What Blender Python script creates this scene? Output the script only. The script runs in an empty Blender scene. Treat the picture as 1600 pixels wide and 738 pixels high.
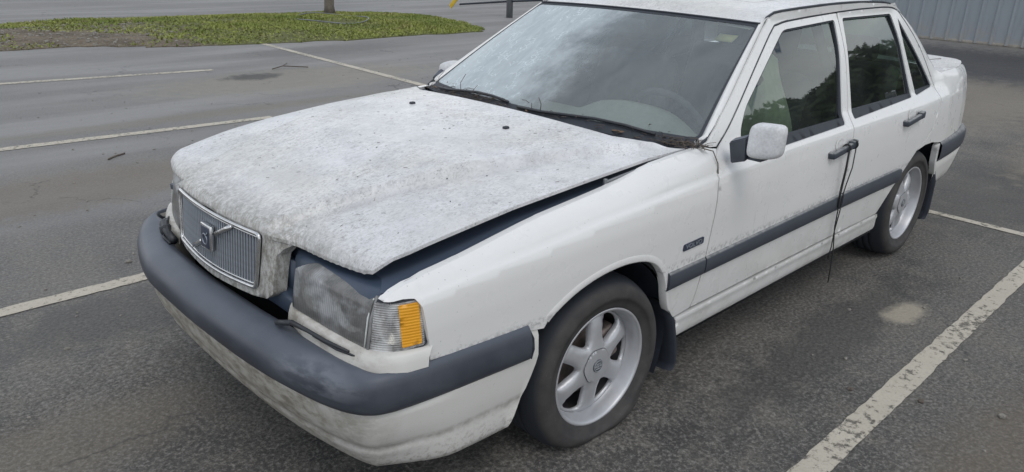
import bpy, bmesh, math, random
import numpy as np
from mathutils import Vector, Matrix
from mathutils.geometry import delaunay_2d_cdt
random.seed(7); RNG = np.random.default_rng(7)
C = bpy.context.scene.collection
R = math.radians
scene = bpy.context.scene

# ------------------------------------------------------------------ camera
cam_d = bpy.data.cameras.new('camera'); cam = bpy.data.objects.new('camera', cam_d); C.objects.link(cam)
scene.camera = cam
yaw, pit, rol = R(225.27687), R(-20.87125), R(1.86009)
fw = Vector((math.cos(pit)*math.cos(yaw), math.cos(pit)*math.sin(yaw), math.sin(pit)))
r0 = fw.cross(Vector((0, 0, 1))).normalized(); u0 = r0.cross(fw)
rt = r0*math.cos(rol)+u0*math.sin(rol); up = -r0*math.sin(rol)+u0*math.cos(rol)
cam.matrix_world = Matrix(((rt.x, up.x, -fw.x, 1.7629), (rt.y, up.y, -fw.y, 2.20248), (rt.z, up.z, -fw.z, 1.58847), (0, 0, 0, 1)))
cam_d.sensor_width = 36; cam_d.lens = 36*1197.4/1600; cam_d.clip_start = .05; cam_d.clip_end = 2000

# ------------------------------------------------------------------ world, sun, exposure
SUN_EL, SUN_AZ = 58, 65          # degrees; azimuth measured from +x towards +y
world = bpy.data.worlds.new('World'); scene.world = world; world.use_nodes = True
wn, wl = world.node_tree.nodes, world.node_tree.links
wn.clear()
wo = wn.new('ShaderNodeOutputWorld'); bg = wn.new('ShaderNodeBackground')
sky = wn.new('ShaderNodeTexSky'); sky.sky_type = 'NISHITA'; sky.sun_disc = False
sky.sun_elevation = R(SUN_EL); sky.sun_rotation = R(90-SUN_AZ); sky.dust_density = 2.0
tc = wn.new('ShaderNodeTexCoord')
mp = wn.new('ShaderNodeMapping'); mp.inputs['Scale'].default_value = (1.2, 1.2, 3.4)
no = wn.new('ShaderNodeTexNoise'); no.inputs['Scale'].default_value = 1.5; no.inputs['Detail'].default_value = 7; no.inputs['Roughness'].default_value = .55
rp = wn.new('ShaderNodeValToRGB'); rp.color_ramp.elements[0].position = .30; rp.color_ramp.elements[1].position = .52
no2 = wn.new('ShaderNodeTexNoise'); no2.inputs['Scale'].default_value = 2.2; no2.inputs['Detail'].default_value = 6
rp2 = wn.new('ShaderNodeValToRGB')
rp2.color_ramp.elements[0].position = .38; rp2.color_ramp.elements[0].color = (5.9, 6.5, 7.4, 1)
rp2.color_ramp.elements[1].position = .60; rp2.color_ramp.elements[1].color = (12.6, 12.75, 12.85, 1)
mx = wn.new('ShaderNodeMixRGB')
sx = wn.new('ShaderNodeSeparateXYZ'); nd = wn.new('ShaderNodeMath'); nd.operation = 'MULTIPLY_ADD'; nd.inputs[1].default_value = .60
el = wn.new('ShaderNodeMapRange'); el.inputs['From Min'].default_value = .50; el.inputs['From Max'].default_value = 1.05
dk_ = wn.new('ShaderNodeMixRGB'); dk_.blend_type = 'MULTIPLY'; dk_.inputs['Color2'].default_value = (.62, .65, .69, 1)
wl.new(tc.outputs['Generated'], sx.inputs[0]); wl.new(no2.outputs['Fac'], nd.inputs[0]); wl.new(sx.outputs[2], nd.inputs[2]); wl.new(nd.outputs[0], el.inputs['Value'])
wl.new(tc.outputs['Generated'], mp.inputs['Vector']); wl.new(mp.outputs[0], no.inputs['Vector']); wl.new(mp.outputs[0], no2.inputs['Vector'])
wl.new(no.outputs['Fac'], rp.inputs['Fac']); wl.new(no2.outputs['Fac'], rp2.inputs['Fac'])
wl.new(rp.outputs['Color'], mx.inputs['Fac']); wl.new(sky.outputs[0], mx.inputs['Color1']); wl.new(rp2.outputs['Color'], dk_.inputs['Color1']); wl.new(el.outputs[0], dk_.inputs['Fac']); wl.new(dk_.outputs[0], mx.inputs['Color2'])
wl.new(mx.outputs[0], bg.inputs['Color']); bg.inputs['Strength'].default_value = .114
wl.new(bg.outputs[0], wo.inputs['Surface'])
sd = bpy.data.lights.new('sun', 'SUN'); sd.energy = .8; sd.angle = R(25); sd.color = (1, .97, .93)
so = bpy.data.objects.new('sun', sd); C.objects.link(so)
sdir = Vector((math.cos(R(SUN_EL))*math.cos(R(SUN_AZ)), math.cos(R(SUN_EL))*math.sin(R(SUN_AZ)), math.sin(R(SUN_EL))))
so.rotation_euler = sdir.to_track_quat('Z', 'Y').to_euler(); so.location = (0, 0, 20)
scene.view_settings.view_transform = 'Standard'; scene.view_settings.look = 'None'
scene.view_settings.exposure = .10; scene.view_settings.gamma = 1
scene.render.engine = 'CYCLES'; scene.cycles.max_bounces = 8; scene.cycles.transparent_max_bounces = 16

# ------------------------------------------------------------------ materials
class N:
    """small node helper"""
    def __init__(s, name):
        s.m = bpy.data.materials.new(name); s.m.use_nodes = True; s.t = s.m.node_tree; s.n = s.t.nodes; s.l = s.t.links
        s.n.clear(); s.out = s.n.new('ShaderNodeOutputMaterial'); s.tc = s.n.new('ShaderNodeTexCoord')
        s.P = s.tc.outputs['Object']
    def set(s, inp, v):
        if hasattr(v, 'is_linked') or isinstance(v, bpy.types.NodeSocket): s.l.new(v, inp)
        else: inp.default_value = v
    def noise(s, scale, detail=4, rough=.5, vec=None, out='Fac', dist=0):
        n = s.n.new('ShaderNodeTexNoise'); n.inputs['Scale'].default_value = scale; n.inputs['Detail'].default_value = detail
        n.inputs['Roughness'].default_value = rough; n.inputs['Distortion'].default_value = dist
        s.l.new(vec if vec is not None else s.P, n.inputs['Vector']); return n.outputs[out]
    def vor(s, scale, feature='F1', vec=None, out='Distance', rnd=1):
        n = s.n.new('ShaderNodeTexVoronoi'); n.feature = feature; n.inputs['Scale'].default_value = scale; n.inputs['Randomness'].default_value = rnd
        s.l.new(vec if vec is not None else s.P, n.inputs['Vector']); return n.outputs[out]
    def mapv(s, scale=(1, 1, 1), rot=(0, 0, 0), loc=(0, 0, 0), vec=None):
        n = s.n.new('ShaderNodeMapping'); n.inputs['Scale'].default_value = scale; n.inputs['Rotation'].default_value = rot; n.inputs['Location'].default_value = loc
        s.l.new(vec if vec is not None else s.P, n.inputs['Vector']); return n.outputs[0]
    def ramp(s, v, a, b, lo=0., hi=1., smooth=False):
        n = s.n.new('ShaderNodeMapRange'); n.inputs['From Min'].default_value = a; n.inputs['From Max'].default_value = b
        n.inputs['To Min'].default_value = lo; n.inputs['To Max'].default_value = hi; n.clamp = True
        if smooth: n.interpolation_type = 'SMOOTHSTEP'
        s.l.new(v, n.inputs['Value']); return n.outputs['Result']
    def math(s, op, a, b=0., c=None):
        n = s.n.new('ShaderNodeMath'); n.operation = op; s.set(n.inputs[0], a); s.set(n.inputs[1], b)
        if c is not None: s.set(n.inputs[2], c)
        return n.outputs[0]
    def mix(s, f, a, b, mode='MIX'):
        n = s.n.new('ShaderNodeMixRGB'); n.blend_type = mode; s.set(n.inputs['Fac'], f)
        for k, v in (('Color1', a), ('Color2', b)):
            if isinstance(v, tuple) and len(v) == 3: v = (*v, 1)
            s.set(n.inputs[k], v)
        return n.outputs[0]
    def xyz(s, vec=None):
        n = s.n.new('ShaderNodeSeparateXYZ'); s.l.new(vec if vec is not None else s.P, n.inputs[0]); return n.outputs
    def bump(s, h, strength=.3, dist=.01):
        n = s.n.new('ShaderNodeBump'); n.inputs['Strength'].default_value = strength; n.inputs['Distance'].default_value = dist
        s.l.new(h, n.inputs['Height']); return n.outputs[0]
    def bsdf(s, col, rough=.5, metal=0., spec=.5, normal=None, coat=0., link=True, trans=0.):
        n = s.n.new('ShaderNodeBsdfPrincipled')
        if isinstance(col, tuple) and len(col) == 3: col = (*col, 1)
        s.set(n.inputs['Base Color'], col); s.set(n.inputs['Roughness'], rough); s.set(n.inputs['Metallic'], metal)
        s.set(n.inputs['Specular IOR Level'], spec); s.set(n.inputs['Coat Weight'], coat)
        n.inputs['Coat Roughness'].default_value = .12
        if trans: n.inputs['Transmission Weight'].default_value = trans
        if normal is not None: s.l.new(normal, n.inputs['Normal'])
        if link: s.l.new(n.outputs[0], s.out.inputs['Surface'])
        return n.outputs[0]
    def mixs(s, f, a, b):
        n = s.n.new('ShaderNodeMixShader'); s.set(n.inputs[0], f); s.l.new(a, n.inputs[1]); s.l.new(b, n.inputs[2])
        s.l.new(n.outputs[0], s.out.inputs['Surface']); return n.outputs[0]
    def transp(s, col):
        n = s.n.new('ShaderNodeBsdfTransparent'); n.inputs[0].default_value = (*col, 1); return n.outputs[0]

def plain(name, col, rough=.5, metal=0., spec=.5, var=.15, scale=40, bump=.0):
    k = N(name); f = k.noise(scale, 5, .6); f2 = k.noise(scale*.12, 3)
    f = k.ramp(k.math('ADD', f, f2), .6, 1.4)
    c = k.mix(f, tuple(x*(1-var) for x in col), tuple(min(1, x*(1+var)) for x in col))
    k.bsdf(c, k.ramp(f, 0, 1, rough*.85, min(1, rough*1.15)), metal, spec, k.bump(f, bump, .003) if bump else None)
    return k.m

WHITE = (.75, .745, .725)
def paint_side():
    k = N('white_side_paint'); x, y, z = k.xyz()
    base = k.mix(k.noise(3, 3), WHITE, (.71, .705, .685))
    st = k.mapv((45, 45, 5)); s1 = k.ramp(k.noise(1, 5, .7, st), .60, .80)          # faint vertical dirt runs
    patch = k.ramp(k.noise(4.2, 3), .50, .66)
    c = k.mix(k.math('MULTIPLY', k.math('MULTIPLY', s1, patch), .55), base, (.30, .29, .27))
    sp = k.ramp(k.vor(75, vec=k.mapv((1, 1, .55), (0, .5, 0))), .05, .13, 1, 0)
    c = k.mix(k.math('MULTIPLY', sp, k.ramp(k.noise(6, 3), .50, .62, 0, .8)), c, (.12, .11, .10))
    low = k.ramp(z, .62, .30, 0, 1); lowm = k.math('MULTIPLY', low, k.ramp(k.noise(9, 6, .7), .45, .72, .08, .6))
    c = k.mix(lowm, c, (.46, .44, .38))
    # grime line under the mouldings' top edges and along the fender's lower seam
    g = k.math('MULTIPLY', k.ramp(k.math('ABSOLUTE', k.math('SUBTRACT', z, .572)), .004, .020, 1, 0), k.ramp(k.noise(70, 4, .7), .45, .58))
    c = k.mix(k.math('MULTIPLY', g, .48), c, (.14, .14, .14))
    k.bsdf(c, k.ramp(k.noise(12, 5), .3, .7, .24, .40), 0, .5, None, .6); return k.m
def paint_top():
    k = N('grimy_white_top_paint'); x, y, z = k.xyz()
    big = k.noise(2.3, 5, .6); med = k.noise(11, 6, .65); fine = k.noise(85, 5, .75)
    base = k.mix(k.ramp(big, .35, .65), (.66, .66, .665), (.76, .755, .755))
    warm = k.ramp(k.noise(1.7, 3, .5, k.mapv(loc=(3.3, 1.1, 0))), .48, .66)
    base = k.mix(k.math('MULTIPLY', warm, .55), base, (.57, .56, .49))
    fm = k.ramp(k.noise(4.6, 6, .7, k.mapv(loc=(7, 2, 0)), dist=.6), .44, .62)
    base = k.mix(k.math('MULTIPLY', fm, .32), base, (.43, .43, .41))
    base = k.mix(k.ramp(med, .46, .70, 0, .45), base, (.44, .44, .46))
    sq = k.noise(34, 6, .8, k.mapv((1, 2.2, 1), (0, 0, .9)), dist=1.2)
    pa = k.ramp(k.noise(3.1, 4, .6, k.mapv(loc=(1, 4, 0))), .38, .62, .25, 1)
    base = k.mix(k.math('MULTIPLY', pa, k.ramp(sq, .50, .62, 0, .62)), base, (.36, .355, .35))
    lich = k.math('MULTIPLY', k.ramp(k.vor(58, 'DISTANCE_TO_EDGE', k.mapv((1, 1.6, 1), (0, 0, .7))), .0, .05, 1, 0), k.ramp(k.noise(23, 4, .7), .50, .60))
    base = k.mix(k.math('MULTIPLY', pa, k.math('MULTIPLY', lich, .55)), base, (.25, .245, .235))
    base = k.mix(k.math('MULTIPLY', pa, k.ramp(fine, .52, .66, 0, .70)), base, (.25, .245, .24))
    base = k.mix(k.ramp(sq, .44, .34, 0, .35), base, (.80, .81, .83))
    # short dark needle marks in two directions
    for i, (rz, off, sc) in enumerate(((.5, 0, 1), (-.7, 5, 1.2), (1.5, 9, .9))):
        v = k.mapv((48*sc, 190*sc, 60), (0, 0, rz), (off, off, 0)); wv = k.noise(14, 2)
        va = k.n.new('ShaderNodeVectorMath'); va.operation = 'ADD'; k.l.new(v, va.inputs[0])
        cm = k.n.new('ShaderNodeCombineXYZ'); k.l.new(k.math('MULTIPLY', wv, 5), cm.inputs[1]); k.l.new(cm.outputs[0], va.inputs[1])
        d = k.vor(1, vec=va.outputs[0]); m = k.ramp(d, .10, .22, 1, 0)
        m = k.math('MULTIPLY', m, k.ramp(k.noise(17, 3, .5, k.mapv(loc=(off*2, 0, 0))), .48, .60, 0, .6))
        base = k.mix(m, base, (.14, .13, .12))
    # shade line of the two pressed creases painted in, with some settled dirt
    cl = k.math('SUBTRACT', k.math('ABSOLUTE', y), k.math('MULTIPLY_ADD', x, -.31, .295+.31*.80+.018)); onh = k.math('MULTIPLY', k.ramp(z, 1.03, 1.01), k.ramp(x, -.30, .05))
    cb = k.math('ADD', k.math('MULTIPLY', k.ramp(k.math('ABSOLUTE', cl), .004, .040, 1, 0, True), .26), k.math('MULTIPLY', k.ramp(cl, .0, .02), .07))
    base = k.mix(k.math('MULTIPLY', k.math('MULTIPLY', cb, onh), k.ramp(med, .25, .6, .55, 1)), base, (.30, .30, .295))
    # heavy grime on the front lip of the bonnet and round the grille
    fr = k.ramp(k.math('ADD', k.math('SUBTRACT', x, k.math('MULTIPLY', z, .55)), k.math('MULTIPLY', k.math('SUBTRACT', big, .5), .16)), .255, .43)
    gm = k.ramp(k.noise(48, 8, .85, k.mapv((1, 1, .45))), .44, .56); gm2 = k.noise(9, 3)
    base = k.mix(k.math('MULTIPLY', k.math('MULTIPLY', fr, gm), k.ramp(gm2, .3, .6, .75, 1.)), base, (.12, .11, .09))
    base = k.mix(k.math('MULTIPLY', fr, .42), base, (.36, .35, .31))
    h = k.math('ADD', fine, med)
    k.bsdf(base, k.ramp(sq, .4, .6, .34, .6), 0, .45, k.bump(h, .035, .001), .15); return k.m
def paint_bumper():
    k = N('dirty_white_bumper_paint'); x, y, z = k.xyz()
    base = k.mix(k.noise(3, 3), (.66, .65, .615), (.60, .59, .55))
    frontal = k.ramp(k.math('SUBTRACT', x, k.math('MULTIPLY', k.math('ABSOLUTE', y), .30)), .52, .78)
    g = k.ramp(k.noise(14, 7, .72, k.mapv((1, 1, 1.8), (0, 0, .3))), .42, .60)
    c = k.mix(k.math('MULTIPLY', frontal, k.math('MULTIPLY', g, 1.)), base, (.15, .13, .10))
    c = k.mix(k.math('MULTIPLY', frontal, .55), c, (.30, .27, .22))
    low = k.ramp(z, .34, .24); c = k.mix(k.math('MULTIPLY', low, k.ramp(k.noise(60, 5, .8), .50, .62, .05, .7)), c, (.22, .20, .17))
    sp = k.ramp(k.vor(110), .06, .14, 1, 0)
    c = k.mix(k.math('MULTIPLY', sp, k.ramp(k.noise(12, 3), .52, .60, 0, .7)), c, (.12, .11, .10))
    cr = k.ramp(k.math('ABSOLUTE', k.math('SUBTRACT', z, k.math('MULTIPLY_ADD', k.noise(8, 2), .012, .324))), .002, .022, 1, 0)
    c = k.mix(k.math('MULTIPLY', cr, k.ramp(k.noise(24, 4, .7), .4, .65, .15, .6)), c, (.16, .14, .12))
    k.bsdf(c, .5, 0, .4); return k.m
def rubber_bumper():
    k = N('faded_bumper_rubber'); f = k.ramp(k.noise(5, 5, .6), .38, .68)
    c = k.mix(f, (.032, .038, .052), (.060, .069, .086))
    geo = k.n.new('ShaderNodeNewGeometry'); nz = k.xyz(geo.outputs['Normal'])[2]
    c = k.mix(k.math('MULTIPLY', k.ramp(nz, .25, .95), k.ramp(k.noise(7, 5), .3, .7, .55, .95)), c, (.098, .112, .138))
    sc = k.ramp(k.noise(3.2, 6, .6, k.mapv((1, .8, 3.2), (0, .3, .5))), .56, .74, 0, .25)
    c = k.mix(sc, c, (.15, .165, .19))
    x, y, z = k.xyz()
    # scuff on the corner
    d = k.math('ADD', k.math('POWER', k.math('MULTIPLY', k.math('SUBTRACT', y, .66), 6), 2), k.math('POWER', k.math('MULTIPLY', k.math('SUBTRACT', x, .93), 9), 2))
    d = k.math('ADD', d, k.math('POWER', k.math('MULTIPLY', k.math('SUBTRACT', z, .535), 22), 2))
    sf = k.math('MULTIPLY', k.ramp(d, .1, 1.2, 1, 0), k.ramp(k.noise(11, 4, .6, k.mapv((1, 1, 3), (0, 0, .6))), .42, .60, 0, .35))
    c = k.mix(sf, c, (.30, .32, .35))
    k.bsdf(c, k.ramp(f, 0, 1, .42, .58), 0, .5, k.bump(k.noise(240, 3), .12, .001)); return k.m
def dirty_trim():
    k = N('faded_grey_side_trim'); f = k.noise(9, 6, .65)
    c = k.mix(f, (.034, .041, .054), (.062, .071, .088))
    geo = k.n.new('ShaderNodeNewGeometry'); nz = k.xyz(geo.outputs['Normal'])[2]
    c = k.mix(k.math('MULTIPLY', k.ramp(nz, .35, .8), k.ramp(k.noise(40, 4), .35, .6, .3, .8)), c, (.30, .30, .29))
    k.bsdf(c, .5, 0, .45); return k.m
def glass_mat(name, tint, dust=0., film_sheen=False):
    k = N(name); x, y, z = k.xyz()
    fr = k.n.new('ShaderNodeFresnel'); fr.inputs['IOR'].default_value = 1.52
    gl = k.n.new('ShaderNodeBsdfGlossy'); gl.inputs['Color'].default_value = (.95, 1, 1, 1)
    gl.inputs['Roughness'].default_value = .02 if not film_sheen else .06
    base = k.mixs(k.math('MULTIPLY', fr.outputs[0], 1.2), k.transp(tint), gl.outputs[0])
    df = k.n.new('ShaderNodeBsdfDiffuse')
    if film_sheen:
        n1 = k.noise(2.6, 6, .62, k.mapv((1, 1, 1), (0, 0, .6)))
        side = k.math('ADD', k.ramp(y, .28, -.42, 0, 1), k.math('MULTIPLY', k.math('SUBTRACT', n1, .5), 1.1))  # far half brighter: dried film, plus reflected sky painted in
        f1 = k.ramp(side, .18, .72, .17, .74, True)
        streak = k.noise(9, 6, .7, k.mapv((1, 2.6, 1), (0, 0, -.5), (0, 0, 0)), dist=.8)
        f2 = k.ramp(streak, .40, .65, .88, 1.08)
        spk = k.ramp(k.vor(30, 'DISTANCE_TO_EDGE', k.mapv((1, 1.8, 1), (0, 0, .4))), .0, .07, 1, 0)
        wor = k.math('MULTIPLY', k.math('MULTIPLY', spk, k.ramp(k.noise(14, 3), .52, .60)), k.ramp(side, .40, .8, 0, .5))
        fac = k.math('ADD', k.math('MULTIPLY', f1, f2), wor)
        df.inputs[0].default_value = (.58, .64, .66, 1)
    else:
        fac = k.ramp(k.noise(4, 5, .6), .35, .8, dust*.4, dust*1.6); df.inputs[0].default_value = (.35, .38, .38, 1)
    k.mixs(fac, base, df.outputs[0]); return k.m
def asphalt():
    k = N('worn_asphalt'); x, y, z = k.xyz()
    fine = k.noise(62, 5, .85); agg = k.vor(55, out='Distance'); med = k.noise(7, 6, .65); big = k.noise(.55, 5, .6)
    c = k.mix(k.ramp(big, .42, .58), (.064, .061, .058), (.118, .111, .101))
    c = k.mix(k.ramp(med, .45, .64, 0, .6), c, (.155, .143, .124))
    c = k.mix(k.ramp(k.noise(2.3, 5, .65, k.mapv(loc=(9, 3, 0))), .54, .66, 0, .45), c, (.045, .044, .043))
    br = k.ramp(k.noise(1.1, 6, .62, k.mapv((1, .55, 1), (0, 0, .2), (4, 7, 0))), .50, .68, 0, .55)
    c = k.mix(br, c, (.17, .155, .13))
    c = k.mix(k.ramp(fine, .50, .63, 0, .85), c, (.25, .238, .215))
    c = k.mix(k.ramp(fine, .50, .36, 0, .7), c, (.035, .034, .034))
    c = k.mix(k.ramp(agg, .12, .30, .55, 0), c, (.035, .034, .034))
    c = k.mix(k.ramp(k.vor(115), .06, .17, .5, 0), c, (.27, .26, .24))
    # far part painted paler for the sky's glancing sheen, with tyre-worn lanes
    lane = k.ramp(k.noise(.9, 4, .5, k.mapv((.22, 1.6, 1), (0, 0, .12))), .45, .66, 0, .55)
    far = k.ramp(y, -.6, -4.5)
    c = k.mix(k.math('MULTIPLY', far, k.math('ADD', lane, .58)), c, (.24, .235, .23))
    # sandy puddle-dry patches, and darker ones
    def patch(px, py, rx, ry, col, amt, c):
        d = k.math('ADD', k.math('POWER', k.math('DIVIDE', k.math('SUBTRACT', x, px), rx), 2), k.math('POWER', k.math('DIVIDE', k.math('SUBTRACT', y, py), ry), 2))
        d = k.math('ADD', k.math('SQRT', d), k.math('MULTIPLY', k.math('SUBTRACT', med, .5), 1.6))
        return k.mix(k.ramp(d, .55, 1.05, amt, 0), c, col)
    
    c = patch(-2.9, -6.2, 2.2, .9, (.24, .22, .18), .6, c)
    c = patch(-2.5, -6.6, .42, .25, (.05, .05, .048), .8, c)
    c = patch(-4.4, -8.2, 1.6, .6, (.13, .125, .12), .6, c)
    c = patch(1.35, -.3, .6, .25, (.17, .145, .11), .35, c)
    c = patch(.4, -3.2, 2.2, .5, (.17, .14, .105), .5, c)
    c = patch(-.6, 1.9, 1.2, .3, (.14, .115, .085), .5, c)
    c = patch(-2.2, 2.0, 1.0, .25, (.13, .11, .085), .5, c)
    c = patch(.9, -1.15, .5, .3, (.060, .060, .061), .5, c)
    c = patch(-1.4, 1.05, 1.2, .18, (.045, .043, .042), .5, c)  # darker strip along the sill
    c = patch(-4.6, .9, 1.4, .8, (.05, .048, .046), .5, c)
    c = patch(-8.5, -.8, 2.6, 1.6, (.21, .185, .15), .7, c)
    c = patch(-6.3, 1.2, 1.6, .7, (.22, .19, .145), .6, c)
    c = patch(-12.6, -2.2, 2.6, 9., (.045, .046, .05), .85, c)
    c = patch(-1.2, -4.9, 2.6, .18, (.18, .165, .13), .5, c)
    c = patch(-1.90, 1.18, .19, .085, (.33, .295, .235), .95, c)
    # hairline cracks
    cw = k.noise(1.4, 5, .6, out='Color'); va = k.n.new('ShaderNodeVectorMath'); va.operation = 'MULTIPLY_ADD'
    k.l.new(cw, va.inputs[0]); va.inputs[1].default_value = (1.1, 1.1, 0); k.l.new(k.P, va.inputs[2])
    e = k.vor(.62, 'DISTANCE_TO_EDGE', va.outputs[0])
    c = k.mix(k.math('MULTIPLY', k.ramp(e, .001, .006, 1, 0), k.ramp(k.noise(1.3, 3), .50, .60, 0, .55)), c, (.04, .04, .04))
    h = k.math('ADD', k.math('MULTIPLY', fine, .7), agg)
    k.bsdf(c, k.ramp(med, .3, .7, .68, .88), 0, .35, k.bump(h, .55, .006)); return k.m
def line_paint():
    k = N('chipped_white_line_paint'); c = k.mix(k.noise(6, 5), (.40, .365, .30), (.54, .50, .42))
    c = k.mix(k.ramp(k.noise(120, 4, .8), .5, .7, 0, .55), c, (.24, .21, .165))
    chip = k.math('ADD', k.noise(28, 6, .72), k.math('MULTIPLY', k.math('SUBTRACT', k.noise(2.2, 3), .5), .5))
    f = k.ramp(chip, .53, .66, 0, .92)
    b = k.bsdf(c, .8, 0, .3, k.bump(k.noise(90, 3), .4, .003), link=False)
    k.mixs(f, b, k.transp((1, 1, 1))); return k.m
M = {}
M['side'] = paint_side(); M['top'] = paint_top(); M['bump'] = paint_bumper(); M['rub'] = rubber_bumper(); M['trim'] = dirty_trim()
M['seal'] = plain('black_rubber_seal', (.026, .031, .040), .6, var=.3)
M['apron'] = plain('blue_grey_inner_fender', (.075, .10, .145), .45, var=.15, scale=8)
M['bay'] = plain('dark_blue_grey_bay_plastic', (.042, .060, .092), .42, var=.2, scale=8)
M['well'] = plain('wheel_well_liner', (.020, .025, .036), .7, var=.3, scale=20)
M['dark'] = plain('dark_cavity', (.012, .013, .016), .9)
M['glass'] = glass_mat('green_side_glass', (.42, .50, .46), .04)
M['ws'] = glass_mat('film_and_sheen_windshield_glass', (.68, .75, .75), film_sheen=True)
M['chrome'] = plain('dulled_chrome', (.62, .62, .62), .22, 1, var=.2, scale=60)
M['slat'] = plain('grey_grille_slat', (.34, .37, .41), .35, .5, var=.2, scale=80)
M['gback'] = plain('grille_backing', (.045, .05, .06), .6)
M['alloy'] = plain('silver_alloy_paint', (.50, .505, .52), .42, .5, var=.10, scale=25)
M['barrel'] = plain('dark_rim_barrel', (.075, .075, .08), .5, .4, var=.3)
M['mir'] = plain('speckled_white_mirror_paint', (.58, .585, .59), .5, var=.28, scale=110)
M['brake'] = plain('rusty_brake_metal', (.22, .18, .16), .6, .5, var=.4, scale=50)
M['wipe'] = plain('black_wiper_plastic', (.025, .028, .033), .5)
M['emb'] = plain('dark_blue_enamel', (.03, .04, .07), .3)
M['capgrey'] = plain('dark_grey_cap_badge', (.08, .09, .10), .4)
M['caplet'] = plain('pale_cap_lettering', (.42, .44, .46), .4)
M['cloth'] = plain('pale_olive_seat_cloth', (.74, .74, .60), .9, var=.25, scale=15, bump=.4)
M['seatd'] = plain('dark_seat_fabric', (.09, .10, .105), .9, var=.25)
M['dash'] = plain('grey_beige_dashboard', (.40, .42, .36), .75, var=.15)
M['liner'] = plain('beige_headliner', (.45, .44, .38), .9)
M['stick'] = plain('yellow_paper_sticker', (.62, .56, .26), .8)
M['stickw'] = plain('white_paper_sticker', (.62, .64, .62), .8)
M['gal'] = plain('galvanised_post', (.20, .21, .22), .5, .5, scale=30)
M['yel'] = plain('yellow_enamel', (.72, .48, .03), .5, var=.1)
M['bark'] = plain('rough_grey_bark', (.14, .12, .10), .95, var=.55, scale=30, bump=.8)
M['twig'] = plain('dry_brown_twig', (.11, .09, .075), .9, var=.4)
M['leafdry'] = plain('dead_leaf', (.15, .095, .06), .9, var=.4)
M['cord'] = plain('black_cord', (.02, .02, .022), .8)
M['stone'] = plain('pale_gravel_stone', (.22, .205, .18), .9, var=.4, scale=60)
def tyre_mat():
    k = N('dusty_tyre_rubber'); f = k.noise(14, 6, .6)
    c = k.mix(k.ramp(f, .35, .7), (.036, .035, .035), (.066, .061, .058))
    c = k.mix(k.ramp(k.vor(60), .05, .10, .55, 0), c, (.14, .14, .14))
    yy = k.xyz()[1]; c = k.mix(k.ramp(yy, -.012, .006), (.021, .025, .032), c)
    k.bsdf(c, .72, 0, .4, k.bump(k.noise(120, 3), .2, .001)); return k.m
M['tyre'] = tyre_mat()
def lens_mat():
    k = N('hazed_headlight_plastic'); x, y, z = k.xyz()
    w = k.n.new('ShaderNodeTexWave'); w.bands_direction = 'Y'; w.inputs['Scale'].default_value = 38; w.inputs['Distortion'].default_value = .1
    k.l.new(k.P, w.inputs['Vector'])
    g = k.ramp(k.noise(26, 6, .7), .38, .66); pt = k.ramp(k.noise(9, 4, .6, k.mapv((1, 1, 1.3), (0, 0, 0), (2, 1.3, .4))), .47, .64)  # pt: bright reflection patches painted into the lens colour
    c = k.mix(g, (.15, .15, .145), (.25, .245, .235)); c = k.mix(k.math('MULTIPLY', pt, k.math('ADD', .45, k.math('MULTIPLY', w.outputs['Fac'], .4))), c, (.60, .62, .64))
    edge = k.ramp(z, .632, .655, .55, 0); c = k.mix(edge, c, (.07, .07, .07))
    hz = k.bsdf(c, .30, 0, .5, k.bump(w.outputs['Fac'], .25, .002), .4, link=False)
    k.mixs(.70, k.transp((.80, .80, .78)), hz); return k.m
M['lens'] = lens_mat()
def clear_lens():
    k = N('clear_ribbed_lens'); w = k.n.new('ShaderNodeTexWave'); w.bands_direction = 'Z'; w.inputs['Scale'].default_value = 52
    k.l.new(k.P, w.inputs['Vector'])
    nrm = k.bump(w.outputs['Fac'], .6, .003)
    sh = k.ramp(k.noise(17, 4, .6, k.mapv((1, 1, .6))), .42, .60); hz = k.bsdf(k.mix(sh, (.34, .33, .32), (.80, .80, .79)), .22, 0, .6, nrm, .4, link=False)  # white reflections painted into the colour as soft patches
    k.mixs(.62, k.transp((.88, .88, .86)), hz); return k.m
M['clear'] = clear_lens()
def amber():
    k = N('amber_lens'); w = k.n.new('ShaderNodeTexWave'); w.bands_direction = 'Z'; w.inputs['Scale'].default_value = 40
    k.l.new(k.P, w.inputs['Vector']); c = k.mix(k.noise(30, 3), (.72, .30, .008), (.85, .40, .02))
    k.bsdf(c, .3, 0, .5, k.bump(w.outputs['Fac'], .4, .002), .3); return k.m
M['amber'] = amber()
M['refl'] = plain('lamp_reflector', (.70, .70, .68), .28, .8, var=.2, scale=30)
M['lampbox'] = plain('lamp_housing', (.24, .24, .24), .5, var=.3)
M['red'] = plain('red_tail_lens', (.30, .02, .02), .3)

# ------------------------------------------------------------------ object helpers
def empty(name, loc=(0, 0, 0), parent=None):
    o = bpy.data.objects.new(name, None); C.objects.link(o); o.location = loc; o.empty_display_size = .2
    if parent: o.parent = parent
    return o
def tag(o, label=None, cat=None, group=None, kind=None):
    if label: o['label'] = label
    if cat: o['category'] = cat
    if group: o['group'] = group
    if kind: o['kind'] = kind
    return o
def link(name, me, mat, parent=None, smooth=True):
    o = bpy.data.objects.new(name, me); C.objects.link(o)
    if mat is not None and not me.materials: me.materials.append(mat)
    if smooth:
        for p in me.polygons: p.use_smooth = True
    if parent: o.parent = parent
    return o
def from_bm(name, bm, mat, parent=None, smooth=True, sharp=None):
    if sharp:
        for e in bm.edges:
            if len(e.link_faces) == 2 and e.calc_face_angle(0) > sharp: e.smooth = False
    me = bpy.data.meshes.new(name); bm.to_mesh(me); bm.free()
    return link(name, me, mat, parent, smooth)
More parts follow.
